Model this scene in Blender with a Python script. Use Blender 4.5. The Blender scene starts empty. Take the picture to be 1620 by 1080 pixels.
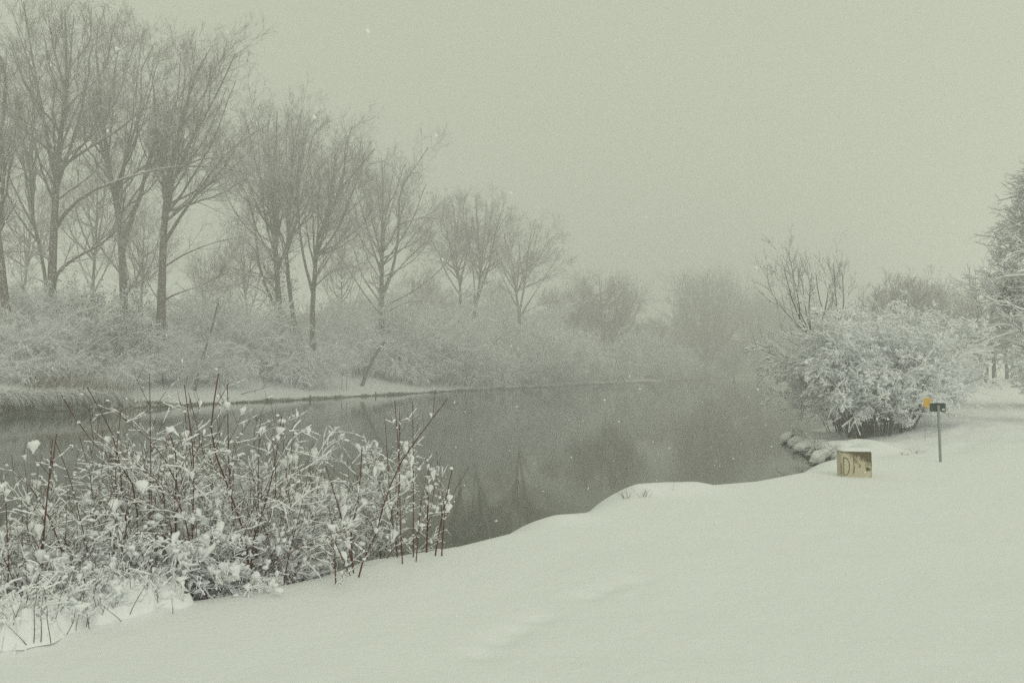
import bpy, math, random
import numpy as np
from mathutils import Vector

S = bpy.context.scene
COL = S.collection
R = math.radians

# ------------------------------------------------------------------ camera
CAMZ = 3.0
PITCH = R(2.05)
F = 1260.0
cam_d = bpy.data.cameras.new('camera')
cam = bpy.data.objects.new('camera', cam_d); COL.objects.link(cam)
cam.location = (0, 0, CAMZ)
cam.rotation_euler = (R(90) + PITCH, 0, 0)
cam_d.lens = 28.0; cam_d.sensor_width = 36.0
cam_d.clip_start = 0.05; cam_d.clip_end = 3000
S.camera = cam

# ------------------------------------------------------------------ sky, sun, exposure
SUN_EL, SUN_AZ = R(24), R(150)
wd = bpy.data.worlds.new('World'); S.world = wd; wd.use_nodes = True
nt = wd.node_tree; nt.nodes.clear()
wo = nt.nodes.new('ShaderNodeOutputWorld')
bg = nt.nodes.new('ShaderNodeBackground')
sky = nt.nodes.new('ShaderNodeTexSky'); sky.sky_type = 'NISHITA'; sky.sun_disc = False
sky.sun_elevation = SUN_EL; sky.sun_rotation = SUN_AZ
mixn = nt.nodes.new('ShaderNodeMix'); mixn.data_type = 'RGBA'
mixn.inputs['Factor'].default_value = 0.94                      # closed snow-cloud cover
mixn.inputs['B'].default_value = (5.60, 5.96, 4.54, 1)
nt.links.new(sky.outputs[0], mixn.inputs['A'])
nt.links.new(mixn.outputs['Result'], bg.inputs['Color'])
bg.inputs['Strength'].default_value = 0.1
nt.links.new(bg.outputs[0], wo.inputs['Surface'])

sd = bpy.data.lights.new('sun', 'SUN'); sd.energy = 1.2; sd.angle = R(50); sd.color = (1.0, 0.985, 0.93)
so = bpy.data.objects.new('sun', sd); COL.objects.link(so)
so.rotation_euler = (R(90) - SUN_EL, 0, -SUN_AZ + R(180))
so.location = (0, 0, 60)

S.view_settings.view_transform = 'Standard'
S.view_settings.look = 'None'
S.view_settings.exposure = 0.0
S.view_settings.gamma = 1.0
S.render.engine = 'CYCLES'
cy = S.cycles
cy.max_bounces = 20; cy.diffuse_bounces = 12; cy.glossy_bounces = 2
cy.transparent_max_bounces = 6; cy.volume_bounces = 16
cy.use_denoising = False
try: cy.denoiser = 'OPENIMAGEDENOISE'
except Exception: pass
cy.use_adaptive_sampling = True; cy.adaptive_threshold = 0.01

# ------------------------------------------------------------------ helpers
def at(px, py, Y):
    """point at depth Y that the photograph shows at (px, py) of 1620x1080"""
    u = (px - 810) / F; v = (540 - py) / F
    c, s = math.cos(PITCH), math.sin(PITCH)
    k = Y / (c - v * s)
    return np.array((u * k, Y, CAMZ + (s + v * c) * k))

def tag(o, label=None, cat=None, group=None, kind=None):
    if label: o['label'] = label
    if cat: o['category'] = cat
    if group: o['group'] = group
    if kind: o['kind'] = kind
    return o

def empty(name, loc, label, cat, group=None, rz=0.0, sc=None):
    o = bpy.data.objects.new(name, None); COL.objects.link(o)
    o.location = tuple(float(v) for v in loc); o.rotation_euler = (0, 0, rz)
    if sc is not None: o.scale = sc
    o.empty_display_size = 0.3
    return tag(o, label, cat, group)

def copy_tree(o, loc, rz, sc, label, parent=None):
    c = o.copy(); COL.objects.link(c)
    if parent is None:
        c.location = tuple(float(v) for v in loc); c.rotation_euler = (0, 0, rz); c.scale = sc
        c['label'] = label
    else:
        c.parent = parent
    for ch in o.children: copy_tree(ch, None, 0, None, None, c)
    return c

def make_mesh(name, V, Fq, mat, parent=None, smooth=True, tris=None):
    """V (n,3); Fq (m,4) quads; tris (k,3)"""
    me = bpy.data.meshes.new(name)
    V = np.asarray(V, np.float32)
    loops = []; starts = []; totals = []
    base = 0
    if Fq is not None and len(Fq):
        Fq = np.asarray(Fq, np.int32); loops.append(Fq.ravel())
        starts.append(np.arange(len(Fq)) * 4); totals.append(np.full(len(Fq), 4)); base = len(Fq) * 4
    if tris is not None and len(tris):
        tris = np.asarray(tris, np.int32); loops.append(tris.ravel())
        starts.append(base + np.arange(len(tris)) * 3); totals.append(np.full(len(tris), 3))
    L = np.concatenate(loops).astype(np.int32)
    ST = np.concatenate(starts).astype(np.int32)
    me.vertices.add(len(V)); me.vertices.foreach_set('co', V.ravel())
    me.loops.add(len(L)); me.loops.foreach_set('vertex_index', L)
    me.polygons.add(len(ST)); me.polygons.foreach_set('loop_start', ST)
    me.polygons.foreach_set('use_smooth', np.full(len(ST), smooth))
    me.update(calc_edges=True); me.validate()
    me.materials.append(mat)
    o = bpy.data.objects.new(name, me); COL.objects.link(o)
    if parent is not None: o.parent = parent
    return o

class Bag:
    """collects vertex/face arrays into one mesh"""
    def __init__(s): s.v = []; s.q = []; s.t = []; s.n = 0
    def add(s, V, Q=None, T=None):
        V = np.asarray(V, np.float32).reshape(-1, 3)
        if len(V) == 0: return
        s.v.append(V)
        if Q is not None and len(Q): s.q.append(np.asarray(Q) + s.n)
        if T is not None and len(T): s.t.append(np.asarray(T) + s.n)
        s.n += len(V)
    def tubes(s, P, Rr, sides=3):
        """P (m,n,3) polylines, Rr (m,n) radii"""
        P = np.asarray(P, float); Rr = np.asarray(Rr, float)
        m, n, _ = P.shape
        if m == 0: return
        T = np.gradient(P, axis=1)
        T /= np.linalg.norm(T, axis=2, keepdims=True) + 1e-9
        D = P[:, -1] - P[:, 0]; D /= np.linalg.norm(D, axis=1, keepdims=True) + 1e-9
        ref = np.where(np.abs(D[:, 2:3]) > 0.75, np.array([[1., 0.13, 0]]), np.array([[0.07, 0.05, 1.]]))
        U = np.cross(T, ref[:, None, :]); U /= np.linalg.norm(U, axis=2, keepdims=True) + 1e-9
        W = np.cross(T, U)
        a = np.arange(sides) * 2 * math.pi / sides + 0.5
        V = (P[:, :, None, :] + Rr[:, :, None, None] *
             (U[:, :, None, :] * np.cos(a)[None, None, :, None] + W[:, :, None, :] * np.sin(a)[None, None, :, None]))
        idx = np.arange(m * n * sides).reshape(m, n, sides)
        A = idx[:, :-1, :]; B = idx[:, 1:, :]
        Q = np.stack([A, np.roll(A, -1, 2), np.roll(B, -1, 2), B], -1).reshape(-1, 4)
        s.add(V.reshape(-1, 3), Q)
        # end caps, so no tube is open
        if sides > 3:
            tip = P[:, -1] + T[:, -1] * Rr[:, -1:] * 0.6
            V2 = np.concatenate([V[:, -1].reshape(-1, 3), tip])
            k = np.arange(m * sides).reshape(m, sides); c = (m * sides + np.arange(m))[:, None].repeat(sides, 1)
            s.add(V2, None, np.stack([k, np.roll(k, -1, 1), c], -1).reshape(-1, 3))
    def build(s, name, mat, parent=None, smooth=True, origin=None):
        V = np.concatenate(s.v)
        if origin is not None: V = V - np.asarray(origin, np.float32)
        return make_mesh(name, V, np.concatenate(s.q) if s.q else None, mat, parent, smooth,
                         np.concatenate(s.t) if s.t else None)

def catmull(pts, n):
    pts = np.asarray(pts, float)
    d = np.r_[0, np.cumsum(np.linalg.norm(np.diff(pts, axis=0), axis=1))]
    t = np.linspace(0, d[-1], n)
    m = np.gradient(pts, d, axis=0) if len(pts) > 2 else np.repeat((pts[1:] - pts[:1]) / d[-1], 2, 0)
    out = np.zeros((n, pts.shape[1]))
    k = np.clip(np.searchsorted(d, t, side='right') - 1, 0, len(d) - 2)
    h = (d[k + 1] - d[k]); s = ((t - d[k]) / h)[:, None]; h = h[:, None]
    return ((2*s**3 - 3*s**2 + 1) * pts[k] + (s**3 - 2*s**2 + s) * h * m[k] +
            (-2*s**3 + 3*s**2) * pts[k+1] + (s**3 - s**2) * h * m[k+1])

def sprout(rng, P, Rr, per, t0=0.25, t1=1.0, ang=(30, 55), lenf=(0.4, 0.7), npts=5, trop=0.15,
           wob=0.10, rf=0.6, rmin=0.006, tipf=0.35, lmin=0.1, taper=0.55, lens=None):
    """children of the polylines P: vectorised recursive growth"""
    m, n, _ = P.shape
    k = np.repeat(np.arange(m), per); N = len(k)
    t = t0 + (t1 - t0) * rng.random(N)
    f = t * (n - 1); i = np.clip(f.astype(int), 0, n - 2); fr = (f - i)[:, None]
    base = P[k, i] * (1 - fr) + P[k, i + 1] * fr
    rb = Rr[k, i] * (1 - fr[:, 0]) + Rr[k, i + 1] * fr[:, 0]
    T = P[k, i + 1] - P[k, i]; T /= np.linalg.norm(T, axis=1, keepdims=True) + 1e-9
    L = np.linalg.norm(np.diff(P, axis=1), axis=2).sum(1)[k]
    rnd = rng.normal(size=(N, 3))
    rnd -= (rnd * T).sum(1, keepdims=True) * T
    rnd /= np.linalg.norm(rnd, axis=1, keepdims=True) + 1e-9
    a = np.radians(rng.uniform(ang[0], ang[1], N))[:, None]
    D = T * np.cos(a) + rnd * np.sin(a)
    ln = L * rng.uniform(lenf[0], lenf[1], N) * (1 - taper * t)
    if lens is not None: ln = rng.uniform(lens[0], lens[1], N)
    ln = np.maximum(ln, lmin)
    step = (ln / (npts - 1))[:, None]
    Q = np.zeros((N, npts, 3)); Q[:, 0] = base
    for j in range(1, npts):
        Q[:, j] = Q[:, j - 1] + D * step
        D = D + np.array([[0, 0, trop]]) + rng.normal(size=(N, 3)) * wob
        D /= np.linalg.norm(D, axis=1, keepdims=True)
    r0 = np.clip(rb * rf, rmin, None)[:, None]
    RR = np.maximum(r0 * np.linspace(1, tipf, npts)[None], rmin * 0.5)
    return Q, RR

def smooth01(x): 
    x = np.clip(x, 0, 1); return x * x * (3 - 2 * x)

def vnoise(x, y, seed=0):
    """cheap value noise on arrays"""
    xi = np.floor(x).astype(np.int64); yi = np.floor(y).astype(np.int64)
    fx = smooth01(x - xi); fy = smooth01(y - yi)
    def h(a, b):
        k = (a * 374761393 + b * 668265263 + seed * 1442695041) & 0xffffffff
        k = ((k ^ (k >> 13)) * 1274126177) & 0xffffffff
        return ((k ^ (k >> 16)) & 0xffff) / 65535.0
    return (h(xi, yi) * (1 - fx) * (1 - fy) + h(xi + 1, yi) * fx * (1 - fy) +
            h(xi, yi + 1) * (1 - fx) * fy + h(xi + 1, yi + 1) * fx * fy)

# ------------------------------------------------------------------ materials
def mat(name):
    m = bpy.data.materials.new(name); m.use_nodes = True
    t = m.node_tree; b = t.nodes['Principled BSDF']
    b.inputs['Specular IOR Level'].default_value = 0.25
    b.inputs['Roughness'].default_value = 0.85
    return m, t, b
def nd(t, typ, **kw):
    n = t.nodes.new(typ)
    for k, v in kw.items(): setattr(n, k, v)
    return n
SNOW_C = (0.895, 0.905, 0.92, 1)

def snowy(name, c1, c2, thr=0.35, width=0.25, scale=6.0, plaster=0.0, nscale=3.0, namp=0.5, rough=0.85):
    """bark or leaf colour with snow lying on whatever faces up"""
    m, t, b = mat(name); L = t.links
    tc = nd(t, 'ShaderNodeTexCoord')
    n1 = nd(t, 'ShaderNodeTexNoise'); n1.inputs['Scale'].default_value = scale; n1.inputs['Detail'].default_value = 5
    L.new(tc.outputs['Object'], n1.inputs['Vector'])
    cr = nd(t, 'ShaderNodeMix', data_type='RGBA'); cr.inputs['A'].default_value = (*c1, 1); cr.inputs['B'].default_value = (*c2, 1)
    L.new(n1.outputs['Fac'], cr.inputs['Factor'])
    ge = nd(t, 'ShaderNodeNewGeometry'); sx = nd(t, 'ShaderNodeSeparateXYZ'); L.new(ge.outputs['Normal'], sx.inputs[0])
    n2 = nd(t, 'ShaderNodeTexNoise'); n2.inputs['Scale'].default_value = nscale; n2.inputs['Detail'].default_value = 4
    L.new(tc.outputs['Object'], n2.inputs['Vector'])
    ma = nd(t, 'ShaderNodeMath', operation='MULTIPLY_ADD'); L.new(n2.outputs['Fac'], ma.inputs[0])
    ma.inputs[1].default_value = namp * 2; L.new(sx.outputs['Z'], ma.inputs[2])
    mr = nd(t, 'ShaderNodeMapRange'); mr.inputs['From Min'].default_value = thr + namp - width / 2
    mr.inputs['From Max'].default_value = thr + namp + width / 2
    L.new(ma.outputs[0], mr.inputs['Value'])
    fac = mr.outputs['Result']
    if plaster > 0:                              # snow blown against the side of the trunk, in flecks
        n3 = nd(t, 'ShaderNodeTexNoise'); n3.inputs['Scale'].default_value = 9; n3.inputs['Detail'].default_value = 6
        n3.inputs['Roughness'].default_value = 0.75
        L.new(tc.outputs['Object'], n3.inputs['Vector'])
        m3 = nd(t, 'ShaderNodeMapRange'); m3.inputs['From Min'].default_value = 0.62 - plaster * 0.2
        m3.inputs['From Max'].default_value = 0.68 - plaster * 0.2
        L.new(n3.outputs['Fac'], m3.inputs['Value'])
        mx = nd(t, 'ShaderNodeMath', operation='MAXIMUM'); L.new(fac, mx.inputs[0]); L.new(m3.outputs['Result'], mx.inputs[1]); fac = mx.outputs[0]
    mx2 = nd(t, 'ShaderNodeMix', data_type='RGBA'); L.new(fac, mx2.inputs['Factor'])
    L.new(cr.outputs['Result'], mx2.inputs['A']); mx2.inputs['B'].default_value = SNOW_C
    L.new(mx2.outputs['Result'], b.inputs['Base Color']); b.inputs['Roughness'].default_value = rough
    return m

def m_snow_lump():
    m, t, b = mat('snow_lump'); L = t.links
    b.inputs['Base Color'].default_value = SNOW_C; b.inputs['Roughness'].default_value = 0.9
    tc = nd(t, 'ShaderNodeTexCoord'); n = nd(t, 'ShaderNodeTexNoise'); n.inputs['Scale'].default_value = 60; n.inputs['Detail'].default_value = 3
    L.new(tc.outputs['Object'], n.inputs['Vector']); bu = nd(t, 'ShaderNodeBump'); bu.inputs['Strength'].default_value = 0.5
    bu.inputs['Distance'].default_value = 0.008
    L.new(n.outputs['Fac'], bu.inputs['Height']); L.new(bu.outputs[0], b.inputs['Normal'])
    return m
M = {}
M['snow'] = m_snow_lump()
M['bark'] = snowy('poplar_bark', (0.075, 0.062, 0.045), (0.16, 0.135, 0.10), thr=0.45, scale=5, plaster=0.35)
M['twig'] = snowy('poplar_twig', (0.125, 0.103, 0.075), (0.20, 0.168, 0.128), thr=0.15, nscale=0.7, namp=0.4)
M['shrub'] = snowy('shrub_twig', (0.12, 0.098, 0.068), (0.21, 0.172, 0.125), thr=-0.80, nscale=0.35, namp=0.45)
M['reed'] = snowy('reed_grass', (0.24, 0.19, 0.13), (0.34, 0.28, 0.20), thr=0.1, nscale=1.5, namp=0.4)
M['stem_red'] = snowy('red_stem', (0.075, 0.026, 0.018), (0.15, 0.06, 0.04), thr=0.62, scale=14, nscale=9, namp=0.35)
M['stem_brown'] = snowy('brown_stem', (0.07, 0.048, 0.034), (0.13, 0.09, 0.06), thr=0.5, scale=14, nscale=8, namp=0.35)
M['dark_twig'] = snowy('dark_twig', (0.05, 0.04, 0.03), (0.09, 0.072, 0.055), thr=0.5, scale=8, nscale=5, namp=0.35)
M['leaf'] = snowy('evergreen_leaf', (0.035, 0.045, 0.025), (0.07, 0.08, 0.045), thr=0.35, nscale=2.5, namp=0.4)
M['needle'] = snowy('needle_foliage', (0.04, 0.045, 0.03), (0.08, 0.08, 0.055), thr=0.2, nscale=3, namp=0.4)
M['mat'] = snowy('snow_matted_grass', (0.06, 0.052, 0.034), (0.12, 0.10, 0.065), thr=0.05, nscale=2, namp=0.4)
M['tuft'] = snowy('dark_grass', (0.05, 0.045, 0.03), (0.11, 0.095, 0.06), thr=0.55, nscale=2, namp=0.4)
M['rock'] = snowy('rock', (0.07, 0.07, 0.055), (0.13, 0.125, 0.10), thr=0.15, nscale=3, namp=0.25)

# ------------------------------------------------------------------ terrain
def crest(px, py): 
    p = at(px, py, 2394.0 / (py - 585)); return (p[1], p[0])
near_pts = [(-400, -230), (-100, -60), (-20, -14), (0, -6.6), (3.2, -5.0)]
for px, py in [(-200, 1060), (0, 1013), (130, 985), (200, 966), (275, 950), (430, 925), (530, 904), (600, 879), (700, 864), (740, 858),
               (850, 831), (866, 818), (885, 811), (940, 808), (960, 799), (985, 789), (999, 775)]:
    near_pts.append(crest(px, py))
near_pts += [(13.1, 2.65), (13.3, 3.3), (13.84, 4.3), (14.6, 5.1), (15.4, 5.9), (16.1, 6.4), (20, 8.1), (24.9, 9.75), (28, 10.35), (32.9, 11.4), (34.3, 12.2),
             (37, 14.2), (42, 17.5), (60, 27), (100, 46), (200, 96), (290, 143), (500, 250), (800, 400), (1200, 600)]
far_pts = [(-600, -330), (-100, -112), (0, -63), (20, -52), (38, -43), (54, -34.9), (59, -32.2), (66, -28.2), (74, -24.1), (92, -16.2), (115, -6.9), (155, 12.5), (199, 36), (240, 54),
           (290, 78), (400, 135), (500, 190), (800, 350), (1200, 560)]
NP = np.array(near_pts, float); FP = np.array(far_pts, float)

def pdist(X, Y, pts):
    d = np.full(X.shape, 1e9)
    for (y0, x0), (y1, x1) in zip(pts[:-1], pts[1:]):
        dx, dy = x1 - x0, y1 - y0
        t = np.clip(((X - x0) * dx + (Y - y0) * dy) / (dx * dx + dy * dy), 0, 1)
        d = np.minimum(d, np.hypot(X - x0 - t * dx, Y - y0 - t * dy))
    return d

MOUNDS = []          # (x, y, rx, ry, height)
def mound(px, py, Y, rx, ry, h): 
    p = at(px, py, Y); MOUNDS.append((p[0], Y, rx, ry, h))
mound(1055, 770, 12.6, 0.75, 0.45, 0.13); mound(1012, 780, 12.3, 0.25, 0.3, 0.07); mound(1102, 770, 12.9, 0.3, 0.3, 0.05); mound(890, 815, 10.2, 0.28, 0.25, 0.06); mound(930, 815, 10.4, 0.25, 0.3, 0.03)
mound(1385, 690, 20.8, 0.75, 0.9, 0.36); mound(1345, 690, 21.5, 0.8, 0.9, 0.30); mound(1300, 700, 27, 1.2, 1.6, 0.22); mound(1440, 690, 22.5, 1.3, 1.2, 0.18)
mound(1330, 690, 24.0, 0.6, 0.9, 0.25); mound(1268, 690, 32.2, 0.9, 0.9, 0.25); mound(1372, 690, 26.0, 0.9, 0.8, 0.2)
for px, py in [(20, 992), (75, 975), (130, 955), (185, 945), (235, 930), (60, 930)]:      # drifts over the low plants
    Yd = 1.9 * F / (py + 22 - 585); p = at(px, py, Yd); MOUNDS.append((p[0], Yd, 0.22, 0.18, 0.10))
for px, py in [(762, 1022), (790, 1000), (822, 985), (856, 968), (935, 935), (962, 925), (1010, 915)]:
    Yd = 1.9 * F / (py - 585); p = at(px, py, Yd); MOUNDS.append((p[0], Yd, 0.14, 0.11, -0.035))

def height(X, Y):
    X = np.asarray(X, float); Y = np.asarray(Y, float)
    sn = np.where(X > np.interp(Y, NP[:, 0], NP[:, 1]), 1, -1) * pdist(X, Y, near_pts)
    sf = np.where(X < np.interp(Y, FP[:, 0], FP[:, 1]), 1, -1) * pdist(X, Y, far_pts)
    w = smooth01((Y - 16.5) / 7.0)
    w2 = smooth01((Y - 50) / 40)
    dn = sn + 1.25 * (1 - w)
    lump = (vnoise(X * 1.3, Y * 1.3, 3) - 0.5) * 0.5 + (vnoise(X * 3.1, Y * 3.1, 5) - 0.5) * 0.2
    hA = np.where(dn < 0, dn * 0.9, 1.1 * (1 - (1 - np.clip(dn / 1.45, 0, 1)) ** 2.2))
    d2 = dn + lump * 0.9
    hB = np.where(dn < 0, dn * 0.7, 0.34 * np.sqrt(np.clip(dn / 0.35, 0, 1)) + 0.76 * smooth01((dn - 0.2) / 6.0) + lump * 0.28 * smooth01(dn / 0.6))
    hn = hA * (1 - w) + hB * w
    hn = hn + np.where(dn > 0, 0.05 * (vnoise(X * 0.25, Y * 0.25, 7) - 0.5) + 0.028 * (vnoise(X * 0.9, Y * 0.9, 8) - 0.5)
                       + 0.012 * (vnoise(X * 3.3, Y * 3.3, 9) - 0.5), 0) * smooth01(sn / 2.0 + 0.3)
    hn = hn + smooth01((sn - 8) / 40) * 0.4 * w2 + 1.0 * smooth01((Y - 42) / 38) * smooth01((sn - 4) / 12)
    # far bank
    steep = smooth01((-20 - X) / 4) * smooth01((67 - Y) / 6)            # undercut stretch at the left
    dfj = sf + (vnoise(X * 0.5, Y * 0.5, 11) - 0.5) * 1.2 * np.clip(1 - np.abs(sf) / 3, 0, 1)
    top = 3.7 - 1.2 * smooth01((Y - 130) / 90)
    hf = np.where(dfj < 0, dfj * 0.8, 0.14 * np.sqrt(np.clip(dfj / 0.25, 0, 1)) + 0.85 * steep * smooth01(dfj / 0.45)
                  + (top - 0.14 - 0.6 * steep) * smooth01((dfj) / 17.0) + 0.35 * (vnoise(X * 0.22, Y * 0.22, 12) - 0.5) * smooth01(dfj / 4))
    h = np.maximum(np.maximum(hn, -1.2), np.maximum(hf, -1.2))
    for (mx, my, rx, ry, mh) in MOUNDS:
        h = h + mh * np.exp(-((X - mx) / rx) ** 2 - ((Y - my) / ry) ** 2)
    return h
def hz(x, y): return float(height(np.array([x]), np.array([y]))[0])
def gp(px, Y, dz=0.0):
    x = (px - 810) / F * Y
    return np.array((x, Y, hz(x, Y) + dz))

aF = np.radians(np.linspace(-50, 50, 1150)); aB = np.radians(np.linspace(50, 310, 90))[1:-1]
ang = np.concatenate([aF, aB]); na = len(ang)
rad = np.concatenate([[0.25], np.geomspace(0.6, 60, 560), np.geomspace(60, 690, 260)[1:]]); nr = len(rad)
GX = np.outer(rad, np.sin(ang)); GY = np.outer(rad, np.cos(ang)); GZ = height(GX, GY)
V = np.stack([GX, GY, GZ], -1).reshape(-1, 3)
idx = np.arange(nr * na).reshape(nr, na)
A = idx[:-1]; B = idx[1:]
Q = np.stack([A, B, np.roll(B, -1, 1), np.roll(A, -1, 1)], -1).reshape(-1, 4)[:, ::-1]
V = np.vstack([V, [[0, 0, hz(0, 0)]]]); c = len(V) - 1
T = np.stack([np.roll(idx[0], -1), idx[0], np.full(na, c)], -1)[:, ::-1]

m, t, b = mat('ground_snow'); L = t.links
tc = nd(t, 'ShaderNodeTexCoord'); ge = nd(t, 'ShaderNodeNewGeometry'); sp = nd(t, 'ShaderNodeSeparateXYZ'); L.new(ge.outputs['Position'], sp.inputs[0])
n1 = nd(t, 'ShaderNodeTexNoise'); n1.inputs['Scale'].default_value = 1.6; n1.inputs['Detail'].default_value = 6; L.new(tc.outputs['Object'], n1.inputs['Vector'])
ad = nd(t, 'ShaderNodeMath', operation='MULTIPLY_ADD'); L.new(n1.outputs['Fac'], ad.inputs[0]); ad.inputs[1].default_value = -0.22; L.new(sp.outputs['Z'], ad.inputs[2])
mr = nd(t, 'ShaderNodeMapRange'); mr.inputs['From Min'].default_value = -0.02; mr.inputs['From Max'].default_value = 0.03; L.new(ad.outputs[0], mr.inputs['Value'])
sp2 = nd(t, 'ShaderNodeSeparateXYZ'); L.new(ge.outputs['Normal'], sp2.inputs[0])
st_ = nd(t, 'ShaderNodeMapRange'); st_.inputs['From Min'].default_value = 0.62; st_.inputs['From Max'].default_value = 0.80; L.new(sp2.outputs['Z'], st_.inputs['Value'])
hi_ = nd(t, 'ShaderNodeMapRange'); hi_.inputs['From Min'].default_value = 0.70; hi_.inputs['From Max'].default_value = 0.95; L.new(sp.outputs['Z'], hi_.inputs['Value'])
mm_ = nd(t, 'ShaderNodeMath', operation='MAXIMUM'); L.new(st_.outputs['Result'], mm_.inputs[0]); L.new(hi_.outputs['Result'], mm_.inputs[1])
mi_ = nd(t, 'ShaderNodeMath', operation='MINIMUM'); L.new(mr.outputs['Result'], mi_.inputs[0]); L.new(mm_.outputs[0], mi_.inputs[1])
mx = nd(t, 'ShaderNodeMix', data_type='RGBA'); mx.inputs['A'].default_value = (0.045, 0.043, 0.03, 1); mx.inputs['B'].default_value = SNOW_C
L.new(mi_.outputs[0], mx.inputs['Factor']); L.new(mx.outputs['Result'], b.inputs['Base Color'])
n2 = nd(t, 'ShaderNodeTexNoise'); n2.inputs['Scale'].default_value = 7; n2.inputs['Detail'].default_value = 8; n2.inputs['Roughness'].default_value = 0.65
L.new(tc.outputs['Object'], n2.inputs['Vector'])
bu = nd(t, 'ShaderNodeBump'); bu.inputs['Strength'].default_value = 0.55; bu.inputs['Distance'].default_value = 0.03
L.new(n2.outputs['Fac'], bu.inputs['Height'])
n4 = nd(t, 'ShaderNodeTexNoise'); n4.inputs['Scale'].default_value = 140; n4.inputs['Detail'].default_value = 3; L.new(tc.outputs['Object'], n4.inputs['Vector'])
bu2 = nd(t, 'ShaderNodeBump'); bu2.inputs['Strength'].default_value = 0.5; bu2.inputs['Distance'].default_value = 0.004
L.new(n4.outputs['Fac'], bu2.inputs['Height']); L.new(bu.outputs[0], bu2.inputs['Normal']); L.new(bu2.outputs[0], b.inputs['Normal'])
b.inputs['Roughness'].default_value = 0.95
tag(make_mesh('ground', V, Q, m, None, True, T), 'snow covered ground of both river banks and the path', kind='structure')

# water
m, t, b = mat('river_water'); L = t.links
b.inputs['Base Color'].default_value = (0.062, 0.066, 0.050, 1); b.inputs['Roughness'].default_value = 0.05
b.inputs['IOR'].default_value = 1.33; b.inputs['Specular IOR Level'].default_value = 0.5
tc = nd(t, 'ShaderNodeTexCoord')
n1 = nd(t, 'ShaderNodeTexNoise'); n1.inputs['Scale'].default_value = 2.2; n1.inputs['Detail'].default_value = 4; L.new(tc.outputs['Object'], n1.inputs['Vector'])
bu = nd(t, 'ShaderNodeBump'); bu.inputs['Strength'].default_value = 0.12; bu.inputs['Distance'].default_value = 0.008
L.new(n1.outputs['Fac'], bu.inputs['Height']); L.new(bu.outputs[0], b.inputs['Normal'])
g = np.linspace(-1, 1, 2) * 480
wv = [(-300, -400, 0), (520, -400, 0), (520, 480, 0), (-300, 480, 0)]
tag(make_mesh('river_water', wv, [(0, 1, 2, 3)], m, None, False), 'calm grey green river water', kind='structure')

# ------------------------------------------------------------------ tree builders
def taper_r(n, r0, r1, p=0.8): return r0 + (r1 - r0) * np.linspace(0, 1, n) ** p

def crown_from(rng, Lp, Lr, dens=(9, 7, 6), l2=(2.5, 5.0), ang=(25, 50), trop=0.12, rmin=0.011, t0=0.25, l3=(0.45, 0.75), droop=0.0):
    """limbs -> branches -> branchlets -> twigs"""
    A2, R2 = sprout(rng, Lp, Lr, dens[0], t0, 1.0, ang, npts=6, trop=trop * .5, wob=0.055, rf=0.42, rmin=rmin * 1.8, lens=l2, tipf=0.3)
    A3, R3 = sprout(rng, A2, R2, dens[1], 0.15, 1.0, (25, 55), lenf=l3, npts=5, trop=trop * 0.3 - droop, wob=0.08, rf=0.6, rmin=rmin * 1.2, taper=0.5)
    A4, R4 = sprout(rng, A3, R3, dens[2], 0.1, 1.0, (20, 50), lenf=(0.35, 0.7), npts=4, trop=trop * 0.2 - droop, wob=0.10, rf=0.7, rmin=rmin, taper=0.5)
    return (A2, R2), (A3, R3), (A4, R4)

def bend(rng, P, amt):
    n = len(P); s = np.linspace(0, 1, n)
    off = amt * (s ** 1.2) * rng.uniform(-1, 1) + amt * 0.25 * np.sin(s * math.pi * rng.uniform(1, 2.5)) * rng.uniform(-1, 1)
    P = P.copy(); P[:, 1] += off; return P

CROWNS = {11: (-5, 45, 45, 400), 12: (38, 42, 95, 390), 13: (82, 98, -8, 330), 14: (198, 84, 28, 350), 15: (312, 100, 62, 375), 16: (405, 66, 170, 440), 17: (462, 52, 165, 400),
          18: (535, 62, 222, 430), 19: (618, 84, 248, 450), 20: (716, 46, 310, 455), 21: (768, 50, 307, 450), 22: (838, 62, 344, 470)}
def dome_limbs(rng, T, cxp, hwp, topp, forkp, Y, n, N=12):
    ctr = at(cxp, (topp + forkp) / 2, Y); zt = at(cxp, topp, Y)[2]; zf = at(cxp, forkp, Y)[2]; a = hwp / F * Y * .97
    cz = zf + .42 * (zt - zf); c = (zt - cz) * .90; out = []
    for i in range(n):
        u = (i + .5) / n; phi = math.acos(1 - u * 1.10) ; th = i * 2.39996 + rng.random() * .3
        tg = np.array([ctr[0] + a * math.sin(phi) * math.cos(th), T[-1, 1] * .5 + T[0, 1] * .5 + a * math.sin(phi) * math.sin(th), cz + c * math.cos(phi)])
        z0 = zf + (zt - zf) * rng.uniform(.0, .66) * (1 - .8 * u); k = int(np.abs(T[:, 2] - z0).argmin()); p0 = T[k]
        if tg[2] < p0[2] + 2: continue
        mid = p0 * .52 + tg * .48; mid[:2] += (tg[:2] - p0[:2]) * .10; mid[2] -= (tg[2] - p0[2]) * .04
        P = catmull([p0, mid, tg], N); P[1:-1] += rng.normal(size=(N - 2, 3)) * .05; out.append(P)
    return np.array(out), np.repeat(taper_r(N, .14, .03)[None], len(out), 0)

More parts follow.
